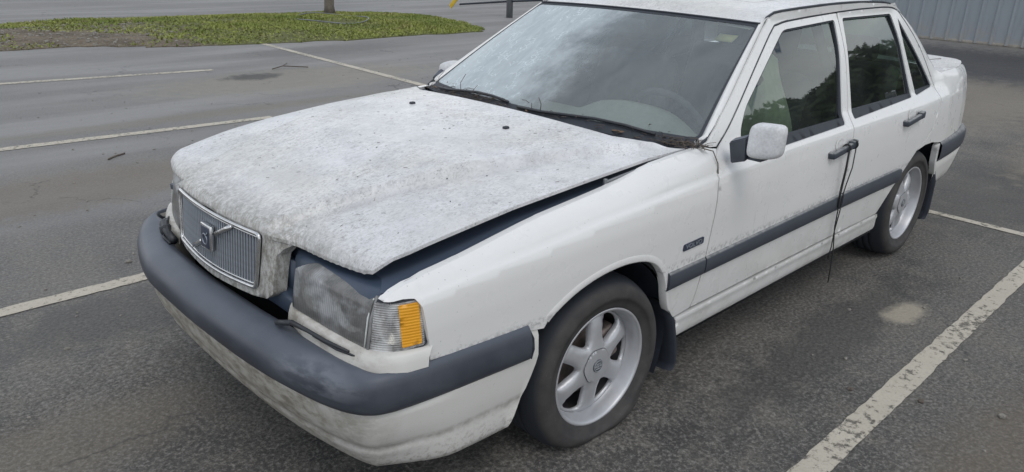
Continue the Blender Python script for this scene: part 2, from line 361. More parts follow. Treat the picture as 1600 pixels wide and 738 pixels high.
def pydata(name, v, f, mat, parent=None, smooth=True):
    me = bpy.data.meshes.new(name); me.from_pydata([tuple(a) for a in v], [], [tuple(a) for a in f]); me.update()
    return link(name, me, mat, parent, smooth)
def mirror(o, parent=None, kids=True):
    c = o.copy(); C.objects.link(c); c.parent = parent or o.parent; c.scale.y = -1 * o.scale.y
    c.location.y = -o.location.y
    if kids:
        for ch in list(o.children):
            g = ch.copy(); C.objects.link(g); g.parent = c
    return c
def bx(bm, c, s, rot=None, bev=0., seg=2):
    m = Matrix.Translation(c) @ (rot.to_4x4() if rot else Matrix.Identity(4)) @ Matrix.Diagonal((*s, 1))
    r = bmesh.ops.create_cube(bm, size=1, matrix=m)
    if bev:
        es = list({e for v in r['verts'] for e in v.link_edges})
        bmesh.ops.bevel(bm, geom=es, offset=bev, segments=seg, affect='EDGES', profile=.5)
def tube(bm, pts, rad, n=8, closed=False, caps=True):
    pts = [Vector(p) for p in pts]; m = len(pts); rings = []; prev = None
    for i, p in enumerate(pts):
        if closed: t = pts[(i+1) % m]-pts[i-1]
        else: t = pts[min(i+1, m-1)]-pts[max(i-1, 0)]
        t.normalize()
        if prev is None: a = t.orthogonal().normalized()
        else: a = (prev-t*prev.dot(t)).normalized()
        prev = a; b = t.cross(a); rr = rad[i] if hasattr(rad, '__len__') else rad
        rings.append([bm.verts.new(p+(a*math.cos(2*math.pi*j/n)+b*math.sin(2*math.pi*j/n))*rr) for j in range(n)])
    for i in range(m if closed else m-1):
        A, B = rings[i], rings[(i+1) % m]
        for j in range(n): bm.faces.new((A[j], A[(j+1) % n], B[(j+1) % n], B[j]))
    if caps and not closed: bm.faces.new(rings[0][::-1]); bm.faces.new(rings[-1])
def grid(P, flip=False, closed_u=False):
    """P: array (a,b,3) -> verts, faces"""
    a, b, _ = P.shape; v = P.reshape(-1, 3); f = []
    for i in range(a if closed_u else a-1):
        for j in range(b-1):
            q = (i*b+j, i*b+j+1, ((i+1) % a)*b+j+1, ((i+1) % a)*b+j); f.append(q[::-1] if flip else q)
    return v, f
def dens(poly, sp, closed=True):
    out = []; n = len(poly)
    for i in range(n if closed else n-1):
        a, b = np.array(poly[i], float), np.array(poly[(i+1) % n], float); k = max(1, int(math.ceil(np.linalg.norm(b-a)/sp)))
        for j in range(k): out.append(a+(b-a)*j/k)
    if not closed: out.append(np.array(poly[-1], float))
    return np.array(out)
def fillet(poly, r, n=5):
    """round the corners of a closed polygon; r a number or a list per corner"""
    out = []; m = len(poly)
    for i in range(m):
        p0, p1, p2 = (np.array(poly[(i+k) % m], float) for k in (-1, 0, 1)); rr = r[i] if hasattr(r, '__len__') else r
        if rr <= 0: out.append(p1); continue
        a, b = p0-p1, p2-p1; la, lb = np.linalg.norm(a), np.linalg.norm(b); d = min(rr, la*.45, lb*.45)
        s, e = p1+a/la*d, p1+b/lb*d
        for t in np.linspace(0, 1, n): out.append((1-t)**2*s+2*t*(1-t)*p1+t*t*e)
    return out
def smooth_line(pts, n=6):
    """Catmull-Rom through open points"""
    p = np.array(pts, float); p = np.vstack([2*p[0]-p[1], p, 2*p[-1]-p[-2]]); out = []
    for i in range(1, len(p)-2):
        for t in np.linspace(0, 1, n, endpoint=False):
            out.append(.5*((2*p[i])+(-p[i-1]+p[i+1])*t+(2*p[i-1]-5*p[i]+4*p[i+1]-p[i+2])*t*t+(-p[i-1]+3*p[i]-3*p[i+1]+p[i+2])*t**3))
    out.append(p[-2]); return [tuple(o) for o in out]
def inside(pts, poly):
    x, y = pts[:, 0], pts[:, 1]; px, py = poly[:, 0], poly[:, 1]; r = np.zeros(len(pts), bool); j = len(poly)-1
    for i in range(len(poly)):
        c = (py[i] > y) != (py[j] > y)
        xx = (px[j]-px[i])*(y-py[i])/((py[j]-py[i]) if py[j] != py[i] else 1e-12)+px[i]
        r ^= c & (x < xx); j = i
    return r
def edge_dist(pts, poly):
    d = np.full(len(pts), 9.)
    for i in range(len(poly)):
        a, b = poly[i-1], poly[i]; ab = b-a; L = ab@ab+1e-12
        t = np.clip(((pts-a)@ab)/L, 0, 1); d = np.minimum(d, np.hypot(*(pts-a-t[:, None]*ab).T))
    return d
def inset(poly, d):
    """move a closed polygon inwards by d (negative: outwards)"""
    p = np.array(poly, float); n = len(p); area = sum(p[i-1][0]*p[i][1]-p[i][0]*p[i-1][1] for i in range(n)); s = 1 if area > 0 else -1
    out = []
    for i in range(n):
        a, b, c = p[i-1], p[i], p[(i+1) % n]; e1 = (b-a)/(np.linalg.norm(b-a)+1e-9); e2 = (c-b)/(np.linalg.norm(c-b)+1e-9)
        n1, n2 = np.array([-e1[1], e1[0]])*s, np.array([-e2[1], e2[0]])*s; nn = n1+n2; l = np.linalg.norm(nn)
        nn = nn/l if l > 1e-6 else n1; out.append(b+nn*d/max(.35, nn@n1))
    return np.array(out)
def panel(name, outline, mapf, mat, parent=None, holes=(), sp=.02, flange=None, rows=(), roll=0., sharp=True):
    """surface patch: a 2-D outline (with holes) triangulated and carried on to mapf(a,b)->xyz, its edges folded by `flange`"""
    out = dens(outline, sp*.8); hs = [dens(h, sp*.8) for h in holes]; allp = [out]+hs
    lo, hi = out.min(0), out.max(0)
    gx, gy = np.meshgrid(np.arange(lo[0]+sp/2, hi[0], sp), np.arange(lo[1]+sp/2, hi[1], sp))
    g = np.stack([gx.ravel(), gy.ravel()], -1)
    rp_ = [dens(r_, sp*.6, False) for r_ in rows]
    if rp_:
        allr = np.vstack(rp_); keep = np.ones(len(g), bool)
        for c0 in range(0, len(g), 2000): keep[c0:c0+2000] = (((g[c0:c0+2000, None, :]-allr[None])**2).sum(-1).min(1) > (sp*.62)**2)
        g = np.vstack([g[keep], allr])
    ok = inside(g, out)
    for h in hs: ok &= ~inside(g, h)
    g = g[ok]; dd = np.full(len(g), 9.)
    for p in allp: dd = np.minimum(dd, edge_dist(g, p))
    g = g[dd > sp*.35]
    vs = []; es = []
    for p in allp:
        b = len(vs); vs += [Vector(q) for q in p]; es += [(b+i, b+(i+1) % len(p)) for i in range(len(p))]
    vs += [Vector(q) for q in g]
    ov, oe, of, _, _, _ = delaunay_2d_cdt(vs, es, [], 0, 1e-6)
    V2 = np.array([[v.x, v.y] for v in ov]); F = np.array([list(f) for f in of if len(f) == 3]); cen = V2[F].mean(1)
    ok = inside(cen, out)
    for h in hs: ok &= ~inside(cen, h)
    F = F[ok]; dist = None
    bm = bmesh.new()
    if roll:
        dist = np.full(len(V2), 9.)
        for p in allp: dist = np.minimum(dist, edge_dist(V2, p))
    bv = [bm.verts.new(mapf(a, b)) for a, b in V2]
    for f in F:
        try: bm.faces.new([bv[i] for i in f])
        except ValueError: pass
    for v in list(bm.verts):
        if not v.link_faces: bm.verts.remove(v)
    if flange is not None:
        be = [e for e in bm.edges if len(e.link_faces) == 1]
        r = bmesh.ops.extrude_edge_only(bm, edges=be)
        nv = [x for x in r['geom'] if isinstance(x, bmesh.types.BMVert)]
        fl = Vector(flange)
        for v in nv: v.co += fl
        if sharp:
            for e in be: e.smooth = False
    bmesh.ops.recalc_face_normals(bm, faces=bm.faces)
    return from_bm(name, bm, mat, parent)
def text_mesh(name, s, size, mat, parent, M4, depth=.0008):
    cu = bpy.data.curves.new('t', 'FONT'); cu.body = s; cu.size = size; cu.extrude = depth; cu.align_x = 'CENTER'; cu.align_y = 'CENTER'
    o = bpy.data.objects.new('t', cu); C.objects.link(o)
    me = bpy.data.meshes.new_from_object(o.evaluated_get(bpy.context.evaluated_depsgraph_get())); bpy.data.objects.remove(o); bpy.data.curves.remove(cu)
    me.transform(M4); me.materials.clear()
    return link(name, me, mat, parent, False)

# ------------------------------------------------------------------ body surfaces (x forward from the front axle, y to the car's left, z up)
ZS = [.15, .20, .26, .27, .40, .50, .60, .70, .78, .845, .92, 1.33, 1.5]
YS = [.82, .835, .845, .852, .866, .874, .876, .872, .864, .852, .800, .608, .606]
TX = [-.62, -.499, -.292, -.085, .251, .551, .695, .778, .797]; TZ = [.936, .934, .923, .891, .859, .812, .794, .772, .760]
PX = [-3.74, -3.72, -3.69, -3.62, -3.5, -3.3, -3.0, -2.6]; PI_ = [.34, .26, .18, .120, .078, .038, .010, 0]
def zcrease(x):
    return np.interp(-x, [-.8, -.69, -.51, -.33, -.02, .572, .60, 2.6, 3.7], [.742, .762, .783, .797, .826, .853, .856, .866, .885])
def S(x, z):
    zc = zcrease(x)
    if z <= zc:
        y = np.interp(z + (.845-zc)*max(0, (z-.6)/(zc-.6)) if z > .6 else z, ZS, YS)
        y += .0125*min(1, max(0, (zc-z)/.010))*min(1, max(0, (z-.60)/.16))*(1 if x > -.7 else max(.15, 1+(x+.7)/.5))
    elif x > -.605:
        t = (z-zc)/max(.01, np.interp(-x, [-a for a in TX[::-1]], TZ[::-1])-zc)
        ye = .766+.055*max(0, (x+.3)/1.1)**2*(x > -.3); y = .852-(.852-ye)*min(1.15, t)**2.2-.004*math.sin(min(1, t*1.6)*math.pi)
    else:
        y = np.interp(z, [zc, max(.92, zc+.03), 1.33, 1.5], [.852, .800, .608, .606])
        if x < -2.88:
            k = min(1, (-2.88-x)/.35); y = y*(1-k)+k*np.interp(z, [zc, .93, .965, .99, 1.0], [.852, .842, .826, .80, .785])
    if x > -.3: y -= .055*((x+.3)/1.1)**2
    if x < -2.6: y -= np.interp(x, PX, PI_)
    return float(y)
def side(off=0.): return lambda a, b: (a, S(a, b)+off, b)
creaserows = [[(x, zcrease(x)-.010+dz) for x in np.arange(.78, -3.66, -.03)] for dz in (-.002, .0045, .0105, .019)]

car = empty('sedan')
tag(car, 'grimy white four-door sedan with its bonnet ajar, parked between white stall lines', 'car')

ARCH_F = smooth_line([(.288, .541), (.266, .566), (.228, .591), (.163, .622), (.09, .643), (.015, .654), (-.072, .655), (-.161, .640), (-.227, .610), (-.27, .567), (-.297, .517), (-.314, .465), (-.338, .41), (-.385, .355)], 4)
L1 = smooth_line([(-.566, .931), (-.728, 1.018), (-1.188, 1.299), (-1.277, 1.343), (-1.37, 1.358), (-1.815, 1.373), (-2.163, 1.374), (-2.48, 1.362), (-2.60, 1.328), (-2.75, 1.236), (-2.932, 1.013)], 5)
L2a = smooth_line([(-.651, .926), (-.807, 1.008), (-1.225, 1.271), (-1.327, 1.310), (-1.521, 1.324), (-1.880, 1.337)], 5)
L2b = smooth_line([(-1.888, 1.338), (-2.20, 1.344), (-2.542, 1.337), (-2.66, 1.278), (-2.796, 1.130), (-2.865, .930)], 5)
GAP1 = smooth_line([(-.655, .922), (-.58, .856), (-.555, .725), (-.540, .584), (-.525, .495), (-.510, .412), (-.491, .360)], 4)
BP = smooth_line([(-1.888, 1.337), (-1.868, 1.168), (-1.805, 1.03), (-1.740, .915), (-1.705, .83), (-1.672, .70), (-1.650, .55), (-1.670, .43), (-1.690, .358)], 4)
DR = smooth_line([(-2.865, .925), (-2.835, .84), (-2.76, .74), (-2.66, .675), (-2.55, .632)], 4)
ARCH_R_DOOR = [(-2.491, .598), (-2.398, .536), (-2.313, .475), (-2.24, .41), (-2.185, .358)]
WIN_F = fillet([(-.815, .872), (-.820, .950), (-.90, 1.030), (-1.345, 1.287), (-1.848, 1.307), (-1.834, 1.168), (-1.687, .885), (-1.66, .876)], [.01, .02, .03, .03, .015, .0, .0, .01])
WIN_F = fillet([(-.815, .868), (-.820, .950), (-.905, 1.032), (-1.345, 1.287), (-1.845, 1.307), (-1.825, 1.168), (-1.665, .880)], [.01, .04, .04, .035, .02, .1, .015])
WIN_R = fillet([(-1.765, .889), (-1.900, 1.163), (-1.930, 1.311), (-2.502, 1.311), (-2.540, 1.184), (-2.505, .908)], [.015, .1, .015, .02, .1, .015])
WIN_Q = fillet([(-2.580, 1.290), (-2.560, .910), (-2.828, .928), (-2.74, 1.09)], [.012, .015, .02, .1])

def g(poly, d=.0038): return inset(poly, d)
# front fender
zt_top = [(x, float(np.interp(-x, [-a for a in TX[::-1]], TZ[::-1]))) for x in list(np.arange(-.60, .74, .06))+[.76, .785]]
fender_o = [(.797, .760), (.792, .755), (.770, .753), (.745, .754), (.719, .751), (.708, .731), (.696, .642), (.692, .62), (.691, .574), (.526, .570), (.365, .555), (.312, .545)] + ARCH_F + [(-.40, .354)] + GAP1[::-1][:-1] + [(-.652, .926), (-.60, .934)] + zt_top[1:]
fender = panel('front_fender', g(fender_o), side(), M['side'], car, sp=.016, flange=(0, -.022, 0), rows=creaserows)
fender_r = mirror(fender)
fender_r.data = fender.data.copy()
for v in fender_r.data.vertices:
    t = max(0, (v.co.x-.36)/.44); v.co.y -= .15*t**1.4; v.co.x -= .10*t*t
# raised lip that follows the wheel arch
def arch_lip(pts, name, w=.026):
    P = []
    for i, p in enumerate(pts):
        a = np.array(pts[max(i-1, 0)]); b = np.array(pts[min(i+1, len(pts)-1)]); t = (b-a)/np.linalg.norm(b-a); nn = np.array([-t[1], t[0]])
        row = []
        for d, o in ((w, -.002), (w*.85, .0005), (.003, .0025), (-.001, .001), (-.001, -.030)):
            q = np.array(p)-nn*d*LIPS; row.append((q[0], S(q[0], q[1])+o, q[1]))
        P.append(row)
    return grid(np.array(P))
LIPS = 1; v_, f_ = arch_lip(dens(ARCH_F[3:-3], .02, False), 'x')
pl_ = pydata('arch_lip', v_, f_, M['side'], fender)
for o_ in [c for c in fender_r.children]: pass
mirror_kids = []
# wheel-arch top badge on the fender
badge = panel('side_badge', fillet([(-.376, .618), (-.378, .643), (-.498, .646), (-.500, .621)], .006), side(.004), M['emb'], fender, sp=.02, flange=(0, -.006, 0))
yb = S(-.44, .632)+.0045
text_mesh('badge_lettering', 'VOLVO', .024, M['slat'], fender, Matrix.Translation((-.438, yb, .632)) @ Matrix.Rotation(math.pi, 4, 'Z') @ Matrix.Rotation(R(90), 4, 'X') @ Matrix.Diagonal((1.25, 1, 1, 1)))

# doors
def door(name, outline, holes, flo):
    d = panel(name, g(outline), side(), M['side'], car, holes=holes, sp=.02, flange=(0, -.022, 0), rows=creaserows); return d
fd_o = GAP1[::-1] + L2a[1:] + BP[1:]
door_f = door('front_door', fd_o, [WIN_F], 0)
rd_o = L2b + DR[2:] + ARCH_R_DOOR + [(-2.17, .354), (-1.694, .358)] + BP[::-1][1:-1]
door_r = door('rear_door', rd_o, [WIN_R, WIN_Q], 0)
def window(parent, win, belt, glassname='window_glass'):
    inner = inset(win, .009)
    inner = np.array([(p[0], max(p[1], belt)) for p in inner])
    panel('window_seal', inset(win, -.003), side(-.006), M['seal'], parent, holes=[inner], sp=.03, flange=(0, -.010, 0))
    panel('window_glass', inset(win, .002), lambda a, b: (a, .800-(b-.92)*.4683-.013-(np.interp(a, PX, PI_) if a < -2.6 else 0)-.004*((b-1.1)/.2)**2, b), M['glass'], parent, sp=.05)
window(door_f, WIN_F, .905); window(door_r, WIN_R, .925); window(door_r, WIN_Q, .930)
# door handles
def handle(parent, x0, x1, z0, z1):
    bm = bmesh.new(); cx, cz = (x0+x1)/2, (z0+z1)/2; a = math.atan2(z1-z0, -(x1-x0)); L = math.hypot(x1-x0, z1-z0); y = S(cx, cz)
    rot = Matrix.Rotation(a, 3, 'Y')
    bx(bm, (cx, y+.020, cz), (L, .020, .030), rot, .007); bx(bm, (x1+.022, y+.018, z1+.002), (.045, .028, .036), rot, .006)
    bx(bm, (x0-.012, y+.008, z0+.001), (.03, .03, .028), rot, .006)
    h = from_bm('door_handle', bm, M['trim'], parent)
    # the shallow cup pressed into the door behind the grip
    P = []
    for r_ in np.linspace(0, 1, 6):
        row = []
        for t in np.linspace(0, 2*math.pi, 25):
            xx, zz = cx-.005+.052*r_*math.cos(t), cz+.018+.034*r_*math.sin(t); row.append((xx, S(xx, zz)+.0015+.004*math.exp(-((r_-.86)/.13)**2), zz))
        P.append(row)
    v, f = grid(np.array(P)); pydata('handle_cup', v, f, M['side'], parent)
    return h
handle(door_f, -1.455, -1.68, .779, .802); handle(door_r, -2.29, -2.50, .807, .829)
# rear quarter with the pillars and roof rail, one pressing
zq = [(-3.0, .988), (-3.12, 1.0), (-3.40, .996), (-3.56, .985), (-3.66, .965), (-3.71, .93), (-3.725, .86), (-3.73, .63)]
ARCH_R_BODY = [(-2.93, .615), (-2.877, .620), (-2.781, .636), (-2.66, .640), (-2.552, .628)]
body_o = L1 + zq + ARCH_R_BODY + DR[::-1] + L2b[::-1] + L2a[::-1] + [(-.60, .930)]
quarter = panel('rear_quarter_and_pillars', g(body_o), side(), M['side'], car, sp=.02, flange=(0, -.022, 0), rows=creaserows)
# sill
sill_o = [(-.40, .349), (-2.19, .351), (-2.21, .262), (-.44, .258)]
sill = panel('sill_panel', sill_o, lambda a, b: (a, S(a, b)+.003+.004*max(0, 1-abs(b-.338)/.012), b), M['side'], car, sp=.02, flange=(0, -.05, 0), rows=[[(-.42, .338), (-2.18, .338)], [(-.42, .326), (-2.18, .326)]])
# dark inner shell seen through the shut lines
shell_o = [(.66, .62), (.66, .745), (.2, .83), (-.55, .90), (-.74, 1.01), (-1.20, 1.285), (-1.37, 1.345), (-1.8, 1.36), (-2.48, 1.35), (-2.62, 1.31), (-2.90, 1.02), (-3.0, .97), (-3.6, .95), (-3.68, .65), (-3.05, .60)] + [(-2.93, .63), (-2.66, .655), (-2.45, .60), (-2.20, .37), (-2.2, .30), (-.46, .30), (-.40, .36), (-.34, .45)] + [(.378*math.cos(a), .292+.378*math.sin(a)) for a in np.linspace(R(150), R(50), 12)]
holes_in = [inset(WIN_F, .004), inset(WIN_R, .004), inset(WIN_Q, .004)]
shell = panel('inner_side_shell', shell_o, side(-.026), M['dark'], car, holes=holes_in, sp=.06)
for o_ in (door_f, door_r, quarter, sill, shell): mirror(o_)
for s_ in (1, -1):
    bm = bmesh.new()
    tube(bm, [(x, s_*(S(x, z)-.010), z+.002) for x, z in L1[::2]], .0055, 6)
    from_bm('roof_channel', bm, M['seal'], car)
    bm = bmesh.new()
    for LL in (L2a, L2b): tube(bm, [(x, s_*(S(x, z)-.0075), z) for x, z in LL[::2]], .0075, 6)
    from_bm('door_seal', bm, M['seal'], car)
# rub strips
def moulding(x0, x1, parent, taper=0., front=False):
    zt = lambda x: np.interp(-x, [.3, .53, 1.65, 2.35], [.557, .558, .574, .578]); zb = lambda x: np.interp(-x, [.3, .53, 1.65, 2.35], [.489, .492, .499, .496])
    n = 14; P = []
    for t in np.linspace(0, 1, n):
        x = x0+(x1-x0)*t; e = 1.
        a, b = zb(x), zt(x); row = []
        if taper and t > .97: b -= .012
        for z, o in ((a-.001, -.004), (a, .005), (a+.006, .0105), (a+.03, .0125), (b-.008, .0115), (b-.001, .006), (b, -.004)): row.append((x, S(x, z)+o, z))
        P.append(row)
    v, f = grid(np.array(P)); o = pydata('side_moulding', v, f, M['trim'], parent)
    bm = bmesh.new(); bm.from_mesh(o.data)
    for pts in (range(7), range((n-1)*7, n*7)):
        bm.verts.ensure_lookup_table(); bm.faces.new([bm.verts[i] for i in pts])
    bmesh.ops.recalc_face_normals(bm, faces=bm.faces)
    for e in bm.edges:
        if e.is_manifold and e.calc_face_angle(0) > .9: e.smooth = False
    bm.to_mesh(o.data); bm.free(); return o
moulding(-.305, -.523, car); moulding(-.531, -1.646, door_f); moulding(-1.655, -2.355, door_r, 1)

# ------------------------------------------------------------------ bonnet
EX = [-.55, -.30, 0., .30, .50, .60, .70, .80]; EZ = [.937, .931, .913, .887, .861, .846, .829, .803]
HY = [-.55, -.5, 0, .3, .5, .6, .7, .8]; HYY = [.745, .745, .740, .7265, .718, .711, .704, .695]
def ss(a, b, x):
    t = min(1, max(0, (x-a)/(b-a))); return t*t*(3-2*t)
def x_lead(y):
    y = abs(y); nose = .868-.024*(y/.30)**2; outer = .790-.040*(max(0, y-.35)/.33)**2.4
    s = ss(.318, .388, y); return nose*(1-s)+outer*s
def hood_z(x, y):
    ay = abs(y); e = np.interp(x, EX, EZ); cr = np.interp(x, [-.4, .3, .8], [.036, .034, .012]); yh = np.interp(x, HY, HYY)
    z = e+cr*(1-(ay/yh)**2.2); yb_ = .295+.31*(.80-x)
    z += .034*(1-ss(yb_-.008, yb_+.021, ay))*np.interp(x, [-.35, .2], [.45, 1])
    z -= .001*ss(yh-.045, yh, ay)
    xl = x_lead(y); s = ss(.318, .388, ay); w = .060*(1-s)+(.032+.02*ss(.55, .66, ay))*s; target = .806*(1-s)+.789*s
    t = max(0, (x-(xl-w))/w)
    if t > 0: z -= (z-target)*(1-math.sqrt(max(0, 1-min(1, t)**2.2)))
    if x < -.28: z -= .006*((-.28-x)/.25)**2
    return float(z)
hh = [(-.325, 0), (-.327, .20), (-.334, .38), (-.352, .55), (-.415, .66), (-.50, .728), (-.53, .744)] + [(x, float(np.interp(x, HY, HYY))) for x in (-.4, -.2, 0, .15, .3, .4, .5, .6)] + [(.655, .708), (.690, .703), (.714, .698), (.730, .692), (.742, .685), (.750, .676)]
hh += [(x_lead(y), y) for y in np.arange(.65, .405, -.025)]+[(x_lead(y), y) for y in np.arange(.40, .315, -.009)] + [(x_lead(y), y) for y in np.arange(.29, -.001, -.05)]
hood_o = hh + [(a, -b) for a, b in hh[::-1][1:-1]]
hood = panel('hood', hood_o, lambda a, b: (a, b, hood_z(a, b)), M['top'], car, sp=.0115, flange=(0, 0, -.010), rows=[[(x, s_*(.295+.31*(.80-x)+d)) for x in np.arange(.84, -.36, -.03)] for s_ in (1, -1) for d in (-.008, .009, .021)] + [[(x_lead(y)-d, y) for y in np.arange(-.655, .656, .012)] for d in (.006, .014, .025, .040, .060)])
for v in hood.data.vertices:
    t = ss(.40, .75, v.co.x)*ss(.40, .70, -v.co.y); v.co.y += .030*t; v.co.x -= .012*t
# grille: surface of the nose face
def gx(y, z): return .847+(.808-z)*.085+.026*(1-(y/.30)**2)
def nose(a, b): return (gx(a, b)-.002-.040*max(0, (abs(a)-.306)/.060)**1.3, a, b)
GW_T, GW_B = .283, .264
go = fillet([(-GW_T, .806), (GW_T, .806), (GW_B, .633), (0, .620), (-GW_B, .633)], [.022, .022, .022, .3, .022], 6)
nose_o = [(-.372, .798), (-.366, .785), (-.342, .768), (-.328, .748), (-.323, .705), (-.318, .630), (-.300, .614), (-.24, .606), (0, .596), (.24, .606), (.300, .614), (.318, .630), (.323, .705), (.328, .748), (.342, .768), (.366, .785), (.372, .798), (.33, .806), (.16, .806), (0, .806), (-.16, .806), (-.33, .806)]
panel('nose_panel', nose_o, nose, M['top'], hood, holes=[inset(go, -.001)], sp=.012, flange=(-.045, 0, 0))
# cheeks closing the nose sides
grille = empty('grille', parent=car)
bm = bmesh.new(); gd = dens(go, .02)
tube(bm, [(gx(a, b)+.004, a, b) for a, b in inset(gd, .004)], .0058, 8, True)
from_bm('grille_frame', bm, M['chrome'], grille)
bm = bmesh.new(); tube(bm, [(gx(a, b)+.001, a, b) for a, b in inset(gd, .014)], .0032, 6, True); from_bm('inner_bead', bm, M['chrome'], grille)
panel('grille_backing', inset(go, .002), lambda a, b: (gx(a, b)-.022, a, b), M['gback'], grille, sp=.04)
sl_me = None
for i in range(37):
    y = -.252+i*.014; s_ = (y/GW_T); zt_ = .794; zb_ = .634-.010*(1-abs(y)/GW_B)
    if sl_me is None:
        bm = bmesh.new(); bx(bm, (0, 0, 0), (.018, .0070, 1), None, .0015, 1); me = bpy.data.meshes.new('slat'); bm.to_mesh(me); bm.free(); sl_me = me; me.materials.append(M['slat'])
    o = bpy.data.objects.new('slat', sl_me); C.objects.link(o); o.parent = grille
    o.location = (gx(y, (zt_+zb_)/2)-.009, y, (zt_+zb_)/2); o.scale = (1, 1, zt_-zb_); o.rotation_euler = (0, -math.atan(.085), 0)
for s_ in (-1, 1):
    bm = bmesh.new()
    tube(bm, [(gx(-.128+.270*t, .655+.138*t)+.005, -.128+.270*t, .655+.138*t) for t in (np.linspace(0, .36, 4) if s_ < 0 else np.linspace(.64, 1, 4))], .0085, 4)
    from_bm('diagonal_bar', bm, M['chrome'], grille)
bm = bmesh.new(); bx(bm, (gx(0, .72)+.010, 0, .724), (.016, .072, .080), Matrix.Rotation(-.085, 3, 'Y'), .004); emb = from_bm('emblem', bm, M['chrome'], grille)
bm = bmesh.new(); bx(bm, (gx(0, .72)+.017, 0, .724), (.005, .058, .066), Matrix.Rotation(-.085, 3, 'Y'), .001)
from_bm('emblem_face', bm, M['emb'], grille)
bm = bmesh.new(); tube(bm, [(gx(0, .72)+.0205, .017*math.cos(t), .719+.017*math.sin(t)) for t in np.linspace(0, 2*math.pi, 20, endpoint=False)], .002, 5, True)
tube(bm, [(gx(0, .72)+.0205, .011, .731), (gx(0, .72)+.0205, .022, .744)], .002, 5); from_bm('emblem_ring', bm, M['slat'], grille)
# washer nozzles
for s_ in (1, -1):
    bm = bmesh.new(); z = hood_z(-.10, .273); bx(bm, (-.10, s_*.273, z+.003), (.022, .018, .011), None, .004); from_bm('washer_nozzle', bm, M['seal'], car)

# ------------------------------------------------------------------ engine bay under the lifted bonnet
bm = bmesh.new()
bx(bm, (.15, 0, .70), (1.20, 1.30, .02))
from_bm('bay_floor', bm, M['bay'], car)
for s_ in (1, -1):
    P = []
    for x in np.linspace(-.53, .765, 24):
        zt = np.interp(-x, [-a for a in TX[::-1]], TZ[::-1]); yt = .766
        P.append([(x, s_*(yt-.003), zt-.004), (x, s_*(yt-.008), zt-.006), (x, s_*(yt-.012), zt-.014), (x, s_*(yt-.05), zt-.020), (x, s_*(.67), zt-.026), (x, s_*.52, zt-.030), (x, s_*.35, zt-.034)])
    v, f = grid(np.array(P)); pydata('inner_fender_apron', v, f, M['apron'], car)
# lamp-top shelf and cross member
P = []
for y in np.linspace(-.80, .80, 41):
    ay = abs(y); fx = .815-.09*max(0, (ay-.70)/.1)**2
    P.append([(fx-.02, y, .60), (fx-.02, y, .742), (fx-.035, y, .757), (fx-.10, y, .762), (fx-.16, y, .76), (.60, y, .70)])
v, f = grid(np.array(P)); 
v = np.array(v).reshape(41, 6, 3)
v[[i for i in range(41) if abs(-.80+i*.04) < .34], 0:3, 0] -= .03
v, f = grid(v); pydata('radiator_support', v, f, M['bay'], car)
bm = bmesh.new(); bx(bm, (.80, 0, .60), (.05, .84, .06), None, .01); bx(bm, (.78, 0, .66), (.02, .70, .12)); from_bm('lower_grille_shroud', bm, M['bay'], car)
# hinge bracket showing in the gap, and the bonnet stay
bm = bmesh.new()
bx(bm, (-.085, .748, .893), (.014, .012, .020), None, .003); tube(bm, [(-.085, .752, .893), (-.20, .754, .903), (-.34, .757, .914), (-.45, .758, .920)], .005, 6)
tube(bm, [(-.10, .757, .885), (-.22, .760, .897), (-.36, .762, .914)], .003, 6)
from_bm('hood_hinge', bm, M['gal'], car)

# ------------------------------------------------------------------ front bumper
plan_low = [(.985, 0), (.983, .12), (.977, .30), (.965, .45), (.948, .57), (.926, .68), (.898, .76), (.862, .808), (.815, .832), (.74, .846), (.62, .858), (.48, .868), (.355, .876)]
pl_s = smooth_line(plan_low, 4); pl_s = [tuple(p) for p in pl_s]
def off_plan(p, d):
    p = np.array(p); n = len(p); out = []
    for i in range(n):
        t = p[min(i+1, n-1)]-p[max(i-1, 0)]; t = t/np.linalg.norm(t); nn = np.array([-t[1], t[0]])  # points rear/inward
        if i == 0: nn = np.array([-1., 0.])
        out.append(p[i]+nn*d*np.array([1, 1]))
    return np.array(out)
def sweep(prof, plan, name, mat, parent, half=False, end_cut=None):
    """prof: list of (inward offset or callable(t), z)"""
    n = len(plan); rows = []
    cum = np.concatenate([[0], np.cumsum(np.hypot(*np.diff(np.array(plan), axis=0).T))]); T = cum/cum[-1]
    for d, z in prof:
        q = [off_plan(plan, d(t) if callable(d) else d)[i] for i, t in enumerate(T)] if callable(d) else off_plan(plan, d)
        rows.append([(q[i][0], q[i][1], z(T[i]) if callable(z) else z) for i in range(n)])
    P = np.array(rows).transpose(1, 0, 2)
    if end_cut: P = end_cut(P, T)
    Q = P[::-1][:-1].copy(); Q[:, :, 1] *= -1; P = np.vstack([Q, P])
    v, f = grid(P); o = pydata(name, v, f, mat, parent); return o
bumper = empty('front_bumper', parent=car)
# depth of the rubber's flat top narrows round the corner
td = lambda t: .108-.080*ss(.48, .68, t)+.0*t
zl = lambda t: .470-.0*t
def endcut(P, T):
    return P
rub_prof = [(lambda t: td(t)+.004, .540), (td, .574), (lambda t: td(t)*.80, .577), (lambda t: td(t)*.50, .573), (lambda t: td(t)*.22, .562), (lambda t: td(t)*.06, .545), (-.002, .525), (-.003, .505), (0., .485), (.006, .472), (.020, .466), (.04, .468)]
rub = sweep(rub_prof, pl_s, 'bumper_rubber', M['rub'], bumper)
